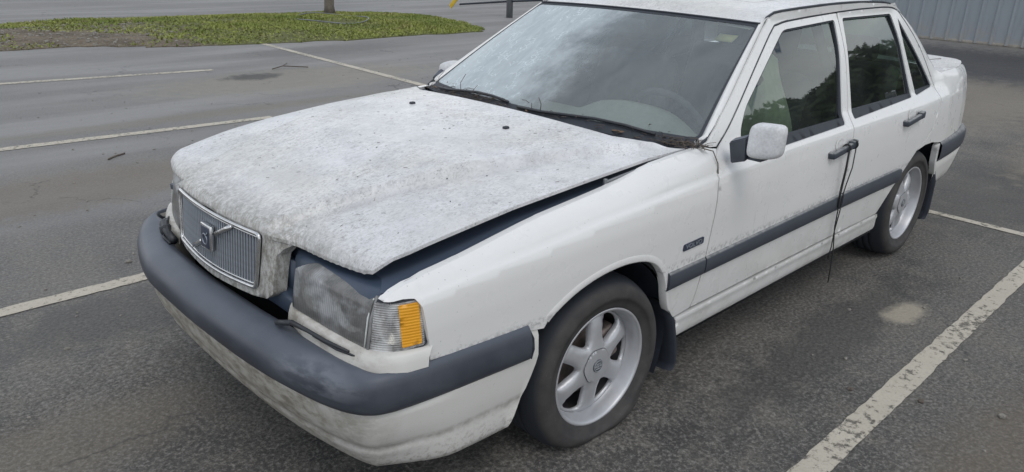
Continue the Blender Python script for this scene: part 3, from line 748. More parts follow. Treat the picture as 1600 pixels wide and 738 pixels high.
# end of the rubber: cap
low_prof = [(.036, .566), (.032, .53), (.030, .50), (.030, .468), (.018, .462), (.022, .44), (.030, .40), (.044, .36), (.058, .338), (.070, .326), (.068, .316), (.072, .300), (.084, .285), (.092, .268), (.104, .250), (.120, .232), (.16, .224), (.20, .232)]
pl_low2 = pl_s[:-2]+[(.365, .874), (.335, .876), (.312, .877)]
def cut_low(P, T):
    n = P.shape[0]
    for i in range(n):
        for j in range(P.shape[1]):
            x, y, z = P[i, j]
            # end edge slopes forward towards the bottom, and the inward set-in is less on the sides
            lim = .305+(.47-z)*.34
            k = ss(.62, .80, T[i]); yy = np.interp(z, [.2, .230, .26, .30, .33, .37, .47, .53, .566], [.80, .822, .832, .836, .838, .850, .862, .859, .846])
            if T[i] > .62:
                tt = (T[i]-.62)/.38; yt = yy-.03*(1-tt)**2
                P[i, j, 1] = y*(1-k)+yt*k if j < len(low_prof)-2 else y*(1-k)+(yt-.03)*k
            if P[i, j, 0] < lim: P[i, j, 0] = lim
    return P
lowb = sweep(low_prof, pl_low2, 'lower_bumper_skin', M['bump'], bumper, end_cut=cut_low)
bm = bmesh.new()
for s_ in (1, -1):
    e = [(p[0], s_*p[1], p[2]) for p in [(.352, .876, .473), (.345, .879, .505), (.341, .872, .535), (.342, .853, .560), (.352, .842, .574), (.357, .838, .54), (.357, .835, .474)]]
    bm.faces.new([bm.verts.new(q) for q in e])
o = from_bm('rubber_end_cap', bm, M['rub'], bumper, False); o['kind'] = 'stuff'
# thin seam in the lower skin
# white filler under the lamps
fp = smooth_line([(.842, .385), (.848, .43), (.862, .50), (.858, .60), (.848, .70), (.835, .76), (.812, .800), (.770, .826), (.698, .842)], 4)
for s_ in (1, -1):
    P = []
    for i, (x, y) in enumerate(fp):
        t = i/(len(fp)-1); k = min(1, .25+t*5)
        P.append([(x-.05, s_*(y-.03*t), .618), (x-.016, s_*(y-.008), .619), (x-.008, s_*(y-.003), .612), (x, s_*y, .595), (x+.004, s_*(y+.001), .570)])
    P = np.array(P)
    v, f = grid(P, s_ < 0); pydata('lamp_filler_panel', v, f, M['bump'], car)
# ------------------------------------------------------------------ headlights
LP = smooth_line([(.840, .368), (.8385, .42), (.836, .50), (.831, .60), (.824, .68), (.817, .735), (.806, .762), (.785, .787), (.757, .805), (.728, .816), (.696, .8265)], 6)
cumL = np.concatenate([[0], np.cumsum(np.hypot(*np.diff(np.array(LP), axis=0).T))])
def lp(s, z, d=0.):
    x, y = np.interp(s, cumL, [p[0] for p in LP]), np.interp(s, cumL, [p[1] for p in LP])
    x2, y2 = np.interp(s+.004, cumL, [p[0] for p in LP]), np.interp(s+.004, cumL, [p[1] for p in LP])
    t = np.array([x2-x, y2-y]); t /= (np.linalg.norm(t)+1e-9)
    tilt = (z-.62)*.17 + .030*max(0, (z-.735)/.02)**2 * (1 if s < .37 else .3)
    # left end of the lens rounds back
    rb = .05*max(0, (.040-s)/.040)**2
    return (x-tilt*(1 if s < .42 else .6)-rb-d*abs(t[1]), y-d*abs(t[0])-tilt*.25*(s > .42), z)
s_div = .372; s_end = cumL[-1]
for s_ in (1, -1):
    hl = empty('headlight', parent=car)
    mapm = lambda a, b, d=0.: (lambda p: (p[0], s_*p[1], p[2]))(lp(a, b, d))
    lo = fillet([(.006, .622), (s_div-.002, .618), (s_div-.004, .752), (.075, .757), (.012, .715)], [.02, .004, .006, .05, .05])
    panel('headlight_lens', lo, mapm, M['lens'], hl, sp=.016, flange=(-.02, 0, 0))
    co = fillet([(s_div+.008, .612), (s_end-.004, .625), (s_end-.020, .750), (s_div+.06, .745), (s_div+.006, .744)], [.006, .006, .01, .03, .006])
    acut = s_end-.060
    co_c = fillet([(s_div+.008, .612), (acut-.006, .620), (acut-.020, .749), (s_div+.06, .748), (s_div+.006, .758)], [.006, .003, .003, .08, .006])
    co_a = fillet([(acut-.004, .628), (s_end-.012, .632), (s_end-.026, .744), (acut-.018, .742)], [.004, .006, .006, .004])
    panel('corner_lens', co, lambda a, b: mapm(a, b, .001), M['clear'], hl, sp=.014, flange=(-.012, -.006*s_, 0))
    panel('amber_lens', co_a, lambda a, b: mapm(a, b, -.0015), M['amber'], hl, sp=.016, flange=(-.004, -.004*s_, 0))
    panel('lamp_surround', inset(co, -.006), lambda a, b: mapm(a, b, .004), M['seal'], hl, holes=[inset(co, .002)], sp=.02, flange=(-.02, -.012*s_, 0))
    # housing behind the lenses
    panel('lamp_housing', [(.004, .616), (s_end-.003, .616), (s_end-.02, .752), (.02, .752)], lambda a, b: mapm(a, b, .060-.03*(a > .42)), M['lampbox'], hl, sp=.03)
    for cx_, rr in ((.115, .055), (.275, .055)):
        P = []
        for r_ in np.linspace(.02, 1, 8):
            row = []
            for t in np.linspace(0, 2*math.pi, 29):
                q = lp(cx_+rr*1.25*r_*math.cos(t), .685+rr*r_*math.sin(t), .052-.035*r_**2); row.append((q[0], s_*q[1], q[2]))
            P.append(row)
        v, f = grid(np.array(P)); pydata('reflector', v, f, M['refl'], hl)
        bm = bmesh.new(); q = lp(cx_, .685, .03); tube(bm, [(q[0]-.02, s_*q[1], q[2]), (q[0]+.008, s_*q[1], q[2])], .010, 10); from_bm('bulb', bm, M['chrome'], hl)
    P = []
    for r_ in np.linspace(.02, 1, 6):
        row = []
        for t in np.linspace(0, 2*math.pi, 25):
            q = lp(.44+.050*r_*math.cos(t), .685+.052*r_*math.sin(t), .040-.028*r_**2); row.append((q[0], s_*q[1], q[2]))
        P.append(row)
    v, f = grid(np.array(P)); pydata('reflector', v, f, M['refl'], hl)
    bm = bmesh.new(); tube(bm, [mapm(s_div-.008, z, -.0015) for z in (.622, .66, .70, .748)], .0022, 6); from_bm('lens_rim', bm, M['stickw'], hl)
    bm = bmesh.new(); q = lp(s_div+.002, .685); tube(bm, [mapm(s_div+.002, z, .001) for z in (.616, .66, .70, .757)], .0045, 6); from_bm('lens_divider', bm, M['lampbox'], hl)
def shove(objs, ax, ay):
    for o in objs:
        if o.type != 'MESH': continue
        for v in o.data.vertices:
            if v.co.y < -.33:
                u = (-v.co.y-.33)/.5; v.co.x -= ax*u**1.3; v.co.y += ay*u
shove([rub, lowb], .055, .045)
shove([o for o in C.objects if o.parent and o.parent.name.startswith('headlight')]+[o for o in C.objects if o.name.startswith(('lamp_filler', 'radiator_support'))], .105, .055)
for o in C.objects:
    if o.name.startswith('inner_fender_apron'):
        for v in o.data.vertices:
            if v.co.y < 0:
                t = max(0, (v.co.x-.36)/.44); v.co.y += .15*t**1.4; v.co.x -= .14*t*t
# headlight wiper arm, left side
bm = bmesh.new()
tube(bm, [(.888, .405, .588), (.886, .44, .600), (.880, .475, .612)], .0085, 8); tube(bm, [(.880, .475, .612), (.872, .54, .612), (.862, .62, .608), (.846, .70, .606)], [.0085, .0065, .006, .004], 6)
tube(bm, [(.866, .56, .603), (.856, .66, .600), (.84, .72, .600)], .004, 4)
from_bm('headlight_wiper', bm, M['wipe'], car)
# broken wiper and bracket by the right headlight
bm = bmesh.new()
tube(bm, [(.812, -.565, .600), (.835, -.52, .606), (.852, -.45, .600), (.858, -.38, .588)], [.012, .017, .013, .016], 8)
tube(bm, [(.800, -.56, .612), (.835, -.50, .618), (.858, -.42, .604)], .006, 6); tube(bm, [(.84, -.47, .60), (.868, -.45, .585), (.872, -.38, .582)], .005, 6); bx(bm, (.845, -.485, .598), (.03, .05, .03), Matrix.Rotation(.4, 3, 'X'), .006)
from_bm('headlight_wiper', bm, M['wipe'], car)['label'] = 'broken headlight wiper drooping by the far headlight'

# ------------------------------------------------------------------ windshield, pillars, roof, rear
def ws(u, v, o=0.):
    au = abs(u); bx_, by, bz = -.395-.173*au**2.2, .769*u, .952-.036*au**2
    tx, ty, tz = -1.115-.068*au**2, .611*u, 1.329-.016*au**2
    b = .016*math.sin(math.pi*v)*(1-.5*au**2)+o
    return (bx_+(tx-bx_)*v+b*.5, by+(ty-by)*v, bz+(tz-bz)*v+b*.85)
wo_ = fillet([(-.975, .075), (-.5, .058), (0, .050), (.5, .062), (.975, .085), (.982, .978), (-.982, .978)], [.03, .1, .1, .1, .03, .03, .03])
panel('windshield', [(-.99, .03), (.99, .03), (.99, .99), (-.99, .99)], lambda a, b: ws(a, b), M['ws'], car, sp=.04)
panel('windshield_seal', [(-1.0, 0), (1.0, 0), (1.0, 1.0), (-1.0, 1.0)], lambda a, b: ws(a, b, .002), M['seal'], car, holes=[wo_], sp=.03, flange=(0, 0, -.006))
bm = bmesh.new()
tube(bm, [ws(u, 1.003, .004) for u in np.linspace(-1, 1, 20)], .004, 6); from_bm('header_trim', bm, M['seal'], car)
for s_ in (1, -1):                                                           # A-pillar strip between glass and channel
    P = []; A = np.array([(x, z) for x, z in L1 if x > -1.26])
    for t in np.linspace(0, 1, 14):
        i = t*(len(A)-1); lx = np.interp(i, range(len(A)), A[:, 0]); lz = np.interp(i, range(len(A)), A[:, 1]); q = np.array(ws(.992, t, .003)); w = np.array((lx+.003, S(lx, lz)-.004, lz+.002))
        m_ = (q+w)/2+np.array((.004, .004, .006))
        P.append([(q[0], s_*q[1], q[2]-.006), (q[0], s_*q[1], q[2]+.001), (m_[0], s_*m_[1], m_[2]), (w[0], s_*w[1], w[2]), (w[0]-.004, s_*(w[1]-.002), w[2]-.012)])
    v, f = grid(np.array(P)); pydata('windshield_pillar', v, f, M['side'], car)
def rail(x): return float(np.interp(-x, [1.12, 1.19, 1.277, 1.37, 1.815, 2.163, 2.48, 2.60, 2.68], [1.318, 1.320, 1.347, 1.359, 1.374, 1.376, 1.364, 1.348, 1.325]))
def roof_z(x, y):
    c = float(np.interp(-x, [1.1, 1.19, 1.45, 2.0, 2.6], [.014, .016, .022, .026, .022])); return rail(x)+c*(1-(y/.60)**2) - .004*max(0, (abs(y)-.57)/.03)
hx = lambda y: -1.120-.068*(y/.61)**2
ro = [(hx(y), y) for y in np.linspace(-.597, .597, 15)] + [(-1.28, .600), (-2.2, .600), (-2.58, .597), (-2.66, .58)] + [(-2.685, y) for y in np.linspace(.5, -.5, 8)] + [(-2.66, -.58), (-2.58, -.597), (-2.2, -.600), (-1.28, -.600)]
sun_o = fillet([(-1.49, -.40), (-1.49, .40), (-2.02, .40), (-2.02, -.40)], .035)
roof = panel('roof', ro, lambda a, b: (a, b, roof_z(a, b)), M['top'], car, holes=[sun_o], sp=.03, flange=(0, 0, -.014))
panel('sunroof', inset(sun_o, .005), lambda a, b: (a, b, roof_z(a, b)+.001), M['top'], car, sp=.04, flange=(0, 0, -.012))
panel('headliner', [(-1.14, -.59), (-1.14, .59), (-2.66, .59), (-2.66, -.59)], lambda a, b: (a, b, min(1.335, roof_z(a, b)-.022)), M['liner'], car, sp=.1)
def rw(u, v):
    au = abs(u); return (-2.69-.045*0+(-3.10+2.69)*v-.03*(1-au**2)*v, (.575+.10*v)*u, 1.322-.317*v-.004*au**2+.012*math.sin(math.pi*v))
panel('rear_window', [(-.98, .0), (.98, .0), (.98, .98), (-.98, .98)], rw, M['glass'], car, sp=.06)
for s_ in (1, -1):
    P = []; B = np.array([(x, z) for x, z in L1 if x < -2.5]); 
    for t in np.linspace(0, 1, 14):
        i = t*(len(B)-1); lx = np.interp(i, range(len(B)), B[:, 0]); lz = np.interp(i, range(len(B)), B[:, 1]); q = np.array(rw(.97, t)); w = np.array((lx-.002, S(lx, lz)-.004, lz+.001))
        if t == 0: q = np.array((-2.62, .58, 1.345))
        m_ = (q+w)/2+np.array((-.012, .008, .010))
        P.append([(q[0], s_*q[1], q[2]-.004), tuple(m_*np.array((1, s_, 1))), (w[0], s_*w[1], w[2]), (w[0]+.004, s_*(w[1]-.004), w[2]-.014)])
    v, f = grid(np.array(P)); pydata('rear_pillar', v, f, M['side'], car)
# boot lid and tail
def deck_edge(x): return S(x, .985)-.006
dk = [(-2.955, -.745), (-2.965, -.70), (-3.02, -.66)] + [(-3.09, y) for y in np.linspace(-.60, .60, 9)] + [(-3.02, .66), (-2.965, .70), (-2.955, .745), (-3.05, deck_edge(-3.05))] + [(x, deck_edge(x)) for x in (-3.14, -3.3, -3.45, -3.55, -3.62, -3.68)]
dk = dk + [(-3.735, .42), (-3.745, 0), (-3.735, -.42)] + [(x, -deck_edge(x)) for x in (-3.68, -3.62, -3.55, -3.45, -3.3, -3.14, -3.05)]
def deck_z(x, y): return 1.004-.004*((x+3.3)/.3)**2*(x < -3.3)-.008*ss(.55, .74, abs(y))-.02*max(0, (-3.66-x)/.08)**2+.012*(1-(y/.7)**2)
panel('boot_lid', dk, lambda a, b: (a, b, deck_z(a, b)), M['top'], car, sp=.04, flange=(0, 0, -.02))
P = []
for y in np.linspace(-1, 1, 25):
    row = []
    for z in (.985, .94, .85, .75, .64):
        yy = y*.60; row.append((-3.745+.06*abs(y)**3, y*.50, z))
    P.append(row)
v, f = grid(np.array(P)); pydata('tail_panel', v, f, M['side'], car)
for s_ in (1, -1):
    P = []
    for t in np.linspace(0, 1, 10):
        a = t*math.pi/2; x, y = -3.685-.055*math.sin(a)-.0, .50+.045+.075*math.cos(a)
        P.append([(x, s_*y, z) for z in (.93, .86, .78, .69)])
    v, f = grid(np.array(P)); pydata('tail_lamp', v, f, M['red'], car)
# rear bumper
rb = empty('rear_bumper', parent=car)
rplan = smooth_line([(-3.755, 0), (-3.752, .30), (-3.735, .55), (-3.70, .68), (-3.655, .755), (-3.59, .805), (-3.48, .838), (-3.30, .858), (-3.10, .874), (-2.935, .882)], 4)
def rsweep(prof, plan, name, mat, clip=None):
    n = len(plan); rows = []; p = np.array(plan)
    for d, z in prof:
        q = []
        for i in range(n):
            t = p[min(i+1, n-1)]-p[max(i-1, 0)]; t /= np.linalg.norm(t); nn = np.array([t[1], -t[0]])
            if i == 0: nn = np.array([1., 0.])
            q.append(p[i]+nn*d)
        rows.append([(a[0], a[1], z) for a in q])
    P = np.array(rows).transpose(1, 0, 2)
    if clip: P = clip(P)
    Q = P[::-1][:-1].copy(); Q[:, :, 1] *= -1; P = np.vstack([Q, P]); v, f = grid(P, True); return pydata(name, v, f, mat, rb)
rsweep([(.06, .60), (.045, .622), (.018, .620), (.002, .600), (0, .57), (.002, .53), (.010, .505), (.03, .50)], rplan, 'bumper_rubber', M['trim'])
def rclip(P):
    for i in range(P.shape[0]):
        for j in range(P.shape[1]):
            lim = -2.925-(.50-P[i, j, 2])*.62
            if P[i, j, 0] > lim: P[i, j, 0] = lim
    return P
rsweep([(.020, .502), (.014, .49), (.024, .44), (.036, .38), (.05, .33), (.085, .285), (.14, .27)], rplan, 'lower_bumper_skin', M['bump'], rclip)
for s_ in (1, -1): panel('bumper_end_flange', [(-2.888, .60), (-2.92, .612), (-2.935, .50), (-2.99, .42), (-2.965, .42), (-2.905, .50)], lambda a, b: (a, s_*(S(a, b)+.004), b), M['side'], rb, sp=.02, flange=(0, -.03*s_, 0))

# ------------------------------------------------------------------ wheel arches, underbody, flaps
for xc, w in ((0, .47), (-2.664, .47)):
    for s_ in (1, -1):
        P = []
        for a in np.linspace(R(-6 if xc == 0 else 2), R(205), 24):
            r_ = .375; px = xc+r_*math.cos(a)*(1.0 if xc == 0 else 1.05); pz = .292+r_*math.sin(a)
            if xc != 0: pz = min(pz, .648)
            yo = .838 if pz > .46 or px < xc else .80
            P.append([(px, s_*yo, pz), (px, s_*.7, pz+.0), (px, s_*.50, pz)])
        P = np.array(P); P[:, 1, :] = (P[:, 0, :]+P[:, 2, :])/2
        v, f = grid(P); v = list(map(tuple, v)); b = len(v); ring = [i*3+2 for i in range(24)]; v.append((xc, s_*.50, .29)); f = list(f)+[(ring[i], ring[i+1], b) for i in range(23)]
        pydata('wheel_well', v, f, M['well'], car)
bm = bmesh.new()
bx(bm, (-1.33, 0, .27), (1.88, 1.64, .10)); bx(bm, (.50, 0, .38), (.50, 1.0, .20)); bx(bm, (-3.3, 0, .42), (.62, 1.42, .26)); bx(bm, (-1.35, 0, .34), (3.4, .98, .16))
from_bm('underbody', bm, M['dark'], car)
def flap(x0, zt, zb, lean, name='mud_flap', w=.17):
    me_o = None
    for s_ in (1, -1):
        bm = bmesh.new(); n = 9; P = []
        for i, t in enumerate(np.linspace(0, 1, n)):
            z = zt+(zb-zt)*t; x = x0-lean*math.sin(t*1.4)
            yo = .848+.018*min(1, t/.25)-.012*t-.012*max(0, (t-.8)/.2)**2; yi = yo-w*(1 if t < .9 else .96)
            zz = z
            P.append([(x+.012, s_*yi, zz-.012*t), (x+.010, s_*(yo-.02), zz), (x, s_*yo, zz), (x-.014, s_*(yo+.001), zz), (x-.016, s_*(yo-.01), zz), (x-.006, s_*yi, zz-.012*t)])
        v, f = grid(np.array(P)); f = list(f)+[(0, 1, 2, 3, 4, 5), tuple((n-1)*6+k for k in range(6)[::-1])]
        f += [(i*6+5, i*6, (i+1)*6, (i+1)*6+5) for i in range(n-1)]
        pydata(name, v, f, M['well'], car)
flap(-.350, .425, .105, .098); flap(-3.0, .45, .12, .05, w=.15)
# bracing strip of the flap up the arch
# ------------------------------------------------------------------ wheels
def lathe(prof, n=72, a0=0.):
    """prof: (radius, y) -> grid round the y axis"""
    P = []
    for i in range(n):
        a = 2*math.pi*i/n+a0; P.append([(r*math.cos(a), y, r*math.sin(a)) for r, y in prof])
    return grid(np.array(P), closed_u=True)
def build_wheel(name, loc, flat, phase):
    w = empty(name, loc, car)
    hz = loc[2]
    # tyre (y=0 is the rim flange plane, body towards -y)
    prof = [(.197, -.012), (.203, .000), (.210, .004), (.222, .010), (.240, .0145), (.2405, .0160), (.252, .0165), (.268, .014), (.279, .008), (.286, .000), (.293, -.012), (.299, -.026), (.3045, -.044)]
    for yy in (-.062, -.098, -.134): prof += [(.3075, yy+.004), (.3075, yy), (.300, yy-.002), (.300, yy-.008), (.3075, yy-.010)]
    prof += [(.3062, -.160), (.300, -.185), (.28, -.205), (.24, -.212), (.20, -.20), (.19, -.19)]
    v, f = lathe(prof, 96); v = np.array(v)
    fl_ = SW if loc[0] > -1 else 0.
    for q in v:
        zw = q[2]+hz-fl_; rr_ = math.hypot(q[0], q[2])
        if zw < .085 and rr_ > .212:
            k = min(1.25, (.085-zw)/.085); out = (rr_-.212)/.10
            b_ = math.sin(min(1, k*.8)*math.pi)*min(1, out*1.6)-(1.2+2.2*min(1, max(0, q[0]/.14)))*max(0, k-.8)/.2*(q[1] > -.1)*(out > .6)
            q[1] += flat*b_*(1 if q[1] > -.1 else -1)
        if zw < .0012: q[2] = .0012-hz+fl_-.10*0
    pydata('tyre', v, f, M['tyre'], w)
    # raised marks on the sidewall
    v, f = lathe([(.202, -.004), (.209, .001), (.2075, .0035), (.2035, .004), (.199, .0015), (.1965, -.004), (.194, -.012), (.191, -.022), (.189, -.034), (.1865, -.045), (.184, -.051)], 96)
    vb, fb = lathe([(.184, -.050), (.178, -.075), (.176, -.16), (.185, -.185)], 72); pydata('rim_barrel', vb, fb, M['barrel'], w)
    rim = pydata('rim', v, f, M['alloy'], w)
    # spoked face: disc with six windows
    holes = []
    for k in range(6):
        a0 = phase+math.pi/6+k*math.pi/3
        pts = []
        for r_, h in ((.080, 3), (.091, 9.5), (.106, 13.0), (.130, 16.0), (.153, 17.5), (.168, 16.5), (.175, 10), (.176, 0)): pts.append((r_, R(h)))
        poly = [(r_*math.cos(a0+h), r_*math.sin(a0+h)) for r_, h in pts] + [(r_*math.cos(a0-h), r_*math.sin(a0-h)) for r_, h in pts[::-1][1:]]
        holes.append(fillet(poly, .010, 4))
    def face(a, b):
        r_ = math.hypot(a, b); th = math.atan2(b, a)-phase; th = (th+math.pi/6) % (math.pi/3)-math.pi/6
        crest = np.interp(r_, [0, .055, .065, .085, .11, .14, .160, .175, .186], [-.015, -.015, -.018, -.020, -.022, -.026, -.032, -.041, -.050])
        dlat = abs(r_*math.sin(th)); wsp = np.interp(r_, [.06, .09, .12, .15, .185], [.042, .031, .028, .031, .050])
        drop = np.interp(r_, [.055, .075, .10, .15, .183], [.0, .005, .009, .008, .002])*min(1.3, (dlat/wsp)**3.2)
        return (a, crest-drop, b)
    circ = [(.1865*math.cos(t), .1865*math.sin(t)) for t in np.linspace(0, 2*math.pi, 72, endpoint=False)]
    panel('spokes', circ, face, M['alloy'], w, holes=holes, sp=.0075, flange=(0, -.016, 0), sharp=False)
    # hexagonal hub cover with rounded corners
    hexp = fillet([(.066*math.cos(phase+math.pi/6+k*math.pi/3), .066*math.sin(phase+math.pi/6+k*math.pi/3)) for k in range(6)], .022, 5)
    panel('hub_seam', inset(hexp, -.0018), lambda a, b: (a, -.0125-.6*(a*a+b*b), b), M['seal'], w, sp=.014)
    panel('hub_cover', hexp, lambda a, b: (a, -.0105-.6*(a*a+b*b), b), M['alloy'], w, sp=.012, flange=(0, -.006, 0))
    v, f = lathe([(.0001, -.0065), (.018, -.0065), (.0225, -.0085), (.0235, -.013)], 28); cap = pydata('centre_cap', v, f, M['capgrey'], w)
    text_mesh('cap_lettering', 'VOLVO', .0115, M['caplet'], w, Matrix.Translation((0, -.0060, 0)) @ Matrix.Rotation(math.pi, 4, 'Z') @ Matrix.Rotation(R(90), 4, 'X'), .0004)
    bm = bmesh.new()
    for dz in (.009, -.009): tube(bm, [(-.012, -.0064, dz), (.012, -.0064, dz)], .0011, 4)
    tube(bm, [(.0195*math.cos(t), -.0066, .0195*math.sin(t)) for t in np.linspace(0, 2*math.pi, 24, endpoint=False)], .0009, 4, True)
    from_bm('cap_emblem', bm, M['caplet'], w)
    v, f = lathe([(.03, -.095), (.138, -.095), (.140, -.098), (.140, -.118), (.03, -.12)], 48); pydata('brake_disc', v, f, M['brake'], w)
    bm = bmesh.new(); bx(bm, (-.105, -.09, .03), (.07, .07, .13), Matrix.Rotation(.3, 3, 'Y'), .012); from_bm('brake_caliper', bm, M['brake'], w)
    return w
SW = .042
YF, YR = .853, .838
wf = build_wheel('front_wheel', (0, YF, .300), .013, R(90)+R(2))
wr = build_wheel('rear_wheel', (-2.664, YR, .303), .006, R(90)-R(20))
for src in (wf, wr): mirror(src)
wf.rotation_euler.z = R(-2.5)

# ------------------------------------------------------------------ door mirrors
for s_ in (1, -1):
    mir = empty('door_mirror', parent=car)
    xo = -.055 if s_ > 0 else 0
    # triangular base plate on the door corner
    ys = lambda x, z: S(x, z)
    fold = s_ < 0
    bm = bmesh.new()
    F_ = [(-.640, .848, .958), (-.628, .920, .990), (-.632, .925, .905), (-.652, .858, .880)] if not fold else [(-.655, .84, .955), (-.72, .865, .985), (-.72, .87, .905), (-.66, .85, .882)]
    fr_ = [bm.verts.new((x, s_*y, z)) for x, y, z in F_]; bk = [bm.verts.new((x-.06, s_*(y-.012), z+.004)) for x, y, z in F_]
    bm.faces.new(fr_); bm.faces.new(bk[::-1])
    for i in range(4): bm.faces.new((fr_[i], bk[i], bk[(i+1) % 4], fr_[(i+1) % 4]))
    bmesh.ops.recalc_face_normals(bm, faces=bm.faces); bmesh.ops.bevel(bm, geom=bm.edges[:], offset=.004, segments=2, affect='EDGES')
    from_bm('mirror_base', bm, M['rub'], mir, sharp=.6)
    P = []; cx, cy, cz = (-.662, .979, .982) if not fold else (-.800, .838, .958); n = 40; ya = 0 if not fold else R(68)
    def place(dx, dy, dz): return (cx+dx*math.cos(ya)-dy*math.sin(ya), s_*(cy+dx*math.sin(ya)*.9+dy*math.cos(ya)), cz+dz)
    def rr(t, hw, hh, e=5.5):
        c, s = math.cos(t), math.sin(t); k = (abs(c/hw)**e+abs(s/hh)**e)**(-1/e); return k*c, k*s
    for x_, sc, dy in (lambda L: [(a*.45 if not fold else a, b, c) for a, b, c in L])(((-.060, .92, 0), (-.052, .97, 0), (-.030, 1.0, 0), (0., 1.0, 0), (.035, .98, -.001), (.055, .93, -.002), (.066, .84, -.003), (.072, .66, -.004), (.074, .40, -.005), (.075, .1, -.005), (.075, .004, -.005))):
        row = []
        for t in np.linspace(0, 2*math.pi, n, endpoint=False):
            a, b = rr(t, .056, .061); a *= sc; b *= sc
            if b < 0: b *= 1-.14*max(0, a/.067)
            row.append(place(x_-.12*a-.06*b, a+dy, b+.05*a))
        P.append(row)
    P = np.array(P); v, f = grid(P.transpose(1, 0, 2), closed_u=True); v = list(map(tuple, v)); m_ = P.shape[0]
    f = list(f)+[tuple(i*m_+m_-1 for i in range(n))]
    pydata('mirror_housing', v, f, M['mir'], mir)
    v2 = [tuple(np.array(q)*.985+np.array(place(-.028 if not fold else -.058, 0, 0))*.015) for q in P[0]]; pydata('mirror_glass', v2, [tuple(range(n))], M['chrome'], mir, False)
    bm = bmesh.new(); q = place(-.012, -.042, -.066); bx(bm, q, (.055, .075, .014), None, .004); from_bm('mirror_foot', bm, M['rub'], mir)
# ------------------------------------------------------------------ interior
def seat(x, y, name, mat, wd=.50, tall=.60):
    st = empty(name, (x, y, .0), car)
    bm = bmesh.new(); bx(bm, (.02, 0, .48), (.52, wd, .16), Matrix.Rotation(R(-6), 3, 'Y'), .05, 3); from_bm('seat_cushion', bm, mat, st)
    bm = bmesh.new(); bx(bm, (-.33, 0, .54+tall/2-.06), (.14, wd-.02, tall), Matrix.Rotation(R(-20), 3, 'Y'), .055, 3); from_bm('seat_back', bm, mat, st)
    bm = bmesh.new(); bx(bm, (-.45, 0, .60+tall), (.09, .27, .17), Matrix.Rotation(R(-14), 3, 'Y'), .035, 3); from_bm('head_restraint', bm, mat, st)
    return st
seat(-1.30, .37, 'driver_seat', M['seatd']); seat(-1.30, -.37, 'passenger_seat', M['seatd'])
st = empty('rear_seat', (-2.25, 0, 0), car)
bm = bmesh.new(); bx(bm, (.02, 0, .48), (.52, 1.30, .16), None, .05, 3); from_bm('seat_cushion', bm, M['seatd'], st)
bm = bmesh.new(); bx(bm, (-.36, 0, .76), (.14, 1.30, .58), Matrix.Rotation(R(-22), 3, 'Y'), .05, 3); from_bm('seat_back', bm, M['seatd'], st)
bm = bmesh.new()
for y in (.38, -.38): bx(bm, (-.48, y, 1.10), (.08, .25, .13), None, .03, 3)
from_bm('head_restraint', bm, M['seatd'], st)
bm = bmesh.new(); bx(bm, (-2.92, 0, .965), (.42, 1.30, .02)); from_bm('parcel_shelf', bm, M['dash'], car)
# pale cloth hung inside behind the driver's window
P = []
for i, t in enumerate(np.linspace(0, 1, 22)):
    row = []
    top = np.interp(t, [0, .3, .55, .8, 1], [.93, 1.05, 1.16, 1.20, 1.12])
    for z in np.linspace(.62, top, 12):
        x = -.95-.52*t; y = .64-.08*math.sin(z*9+t*4)*.5+.022*math.sin(t*26+z*3)-.13*max(0, z-.95); row.append((x+.05*(z-.9), y, z))
    P.append(row)
v, f = grid(np.array(P)); pydata('seat_drape', v, f, M['cloth'], car)
P = []
for y in np.linspace(-.72, .72, 37):
    hump = .075*math.exp(-((y-.36)/.24)**4); row = []
    for x, z in ((-.44, .915), (-.52, .935), (-.62, .945+hump*.35), (-.72, .945+hump), (-.80, .935+hump), (-.84, .90+hump*.4), (-.85, .80), (-.80, .62)):
        row.append((x-.03*(1-(y/.72)**2)*0-.0, y*(1 if x < -.6 else 1-.02), z-.05*abs(y/.72)**4-.012))
    P.append(row)
v, f = grid(np.array(P)); pydata('dashboard', v, f, M['dash'], car)
sw = empty('steering_wheel', (-.98, .36, .86), car); sw.rotation_euler = (0, R(-66), 0)
bm = bmesh.new(); tube(bm, [(.19*math.cos(t), .19*math.sin(t), 0) for t in np.linspace(0, 2*math.pi, 36, endpoint=False)], .016, 8, True); from_bm('wheel_ring', bm, M['seatd'], sw)
bm = bmesh.new(); bx(bm, (0, 0, -.01), (.15, .15, .04), None, .02); bx(bm, (0, 0, -.01), (.06, .36, .02), None, .008); bx(bm, (.09, 0, -.01), (.18, .06, .02), None, .008); from_bm('wheel_hub', bm, M['seatd'], sw)
bm = bmesh.new(); bx(bm, (-1.08, 0, 1.26), (.03, .24, .07), Matrix.Rotation(.2, 3, 'Y'), .012); tube(bm, [(-1.09, 0, 1.27), (-1.10, 0, 1.31)], .008, 6); from_bm('rear_view_mirror', bm, M['seatd'], car)
for s_ in (1, -1):
    bm = bmesh.new(); bx(bm, (-1.80, s_*.655, 1.07), (.07, .025, .50), Matrix.Rotation(R(25*s_), 3, 'X'), .01); from_bm('inner_pillar_trim', bm, M['seatd'], car)
    bm = bmesh.new(); bx(bm, (-1.68, s_*.80, .62), (1.75, .02, .52)); from_bm('door_trim', bm, M['seatd'], car)
bm = bmesh.new(); q = Vector(ws(.83, .86, -.006)); bx(bm, (q.x-.006, q.y, q.z-.004), (.052, .085, .002), Matrix.Rotation(R(26), 3, 'Y'), 0); from_bm('sunroof_sticker', bm, M['stick'], car).name = 'windshield_sticker'
bm = bmesh.new(); q = Vector(ws(-.18, .88, -.006)); bx(bm, (q.x-.006, q.y, q.z-.006), (.035, .14, .002), Matrix.Rotation(R(26), 3, 'Y'), 0); from_bm('windshield_sticker', bm, M['stickw'], car)
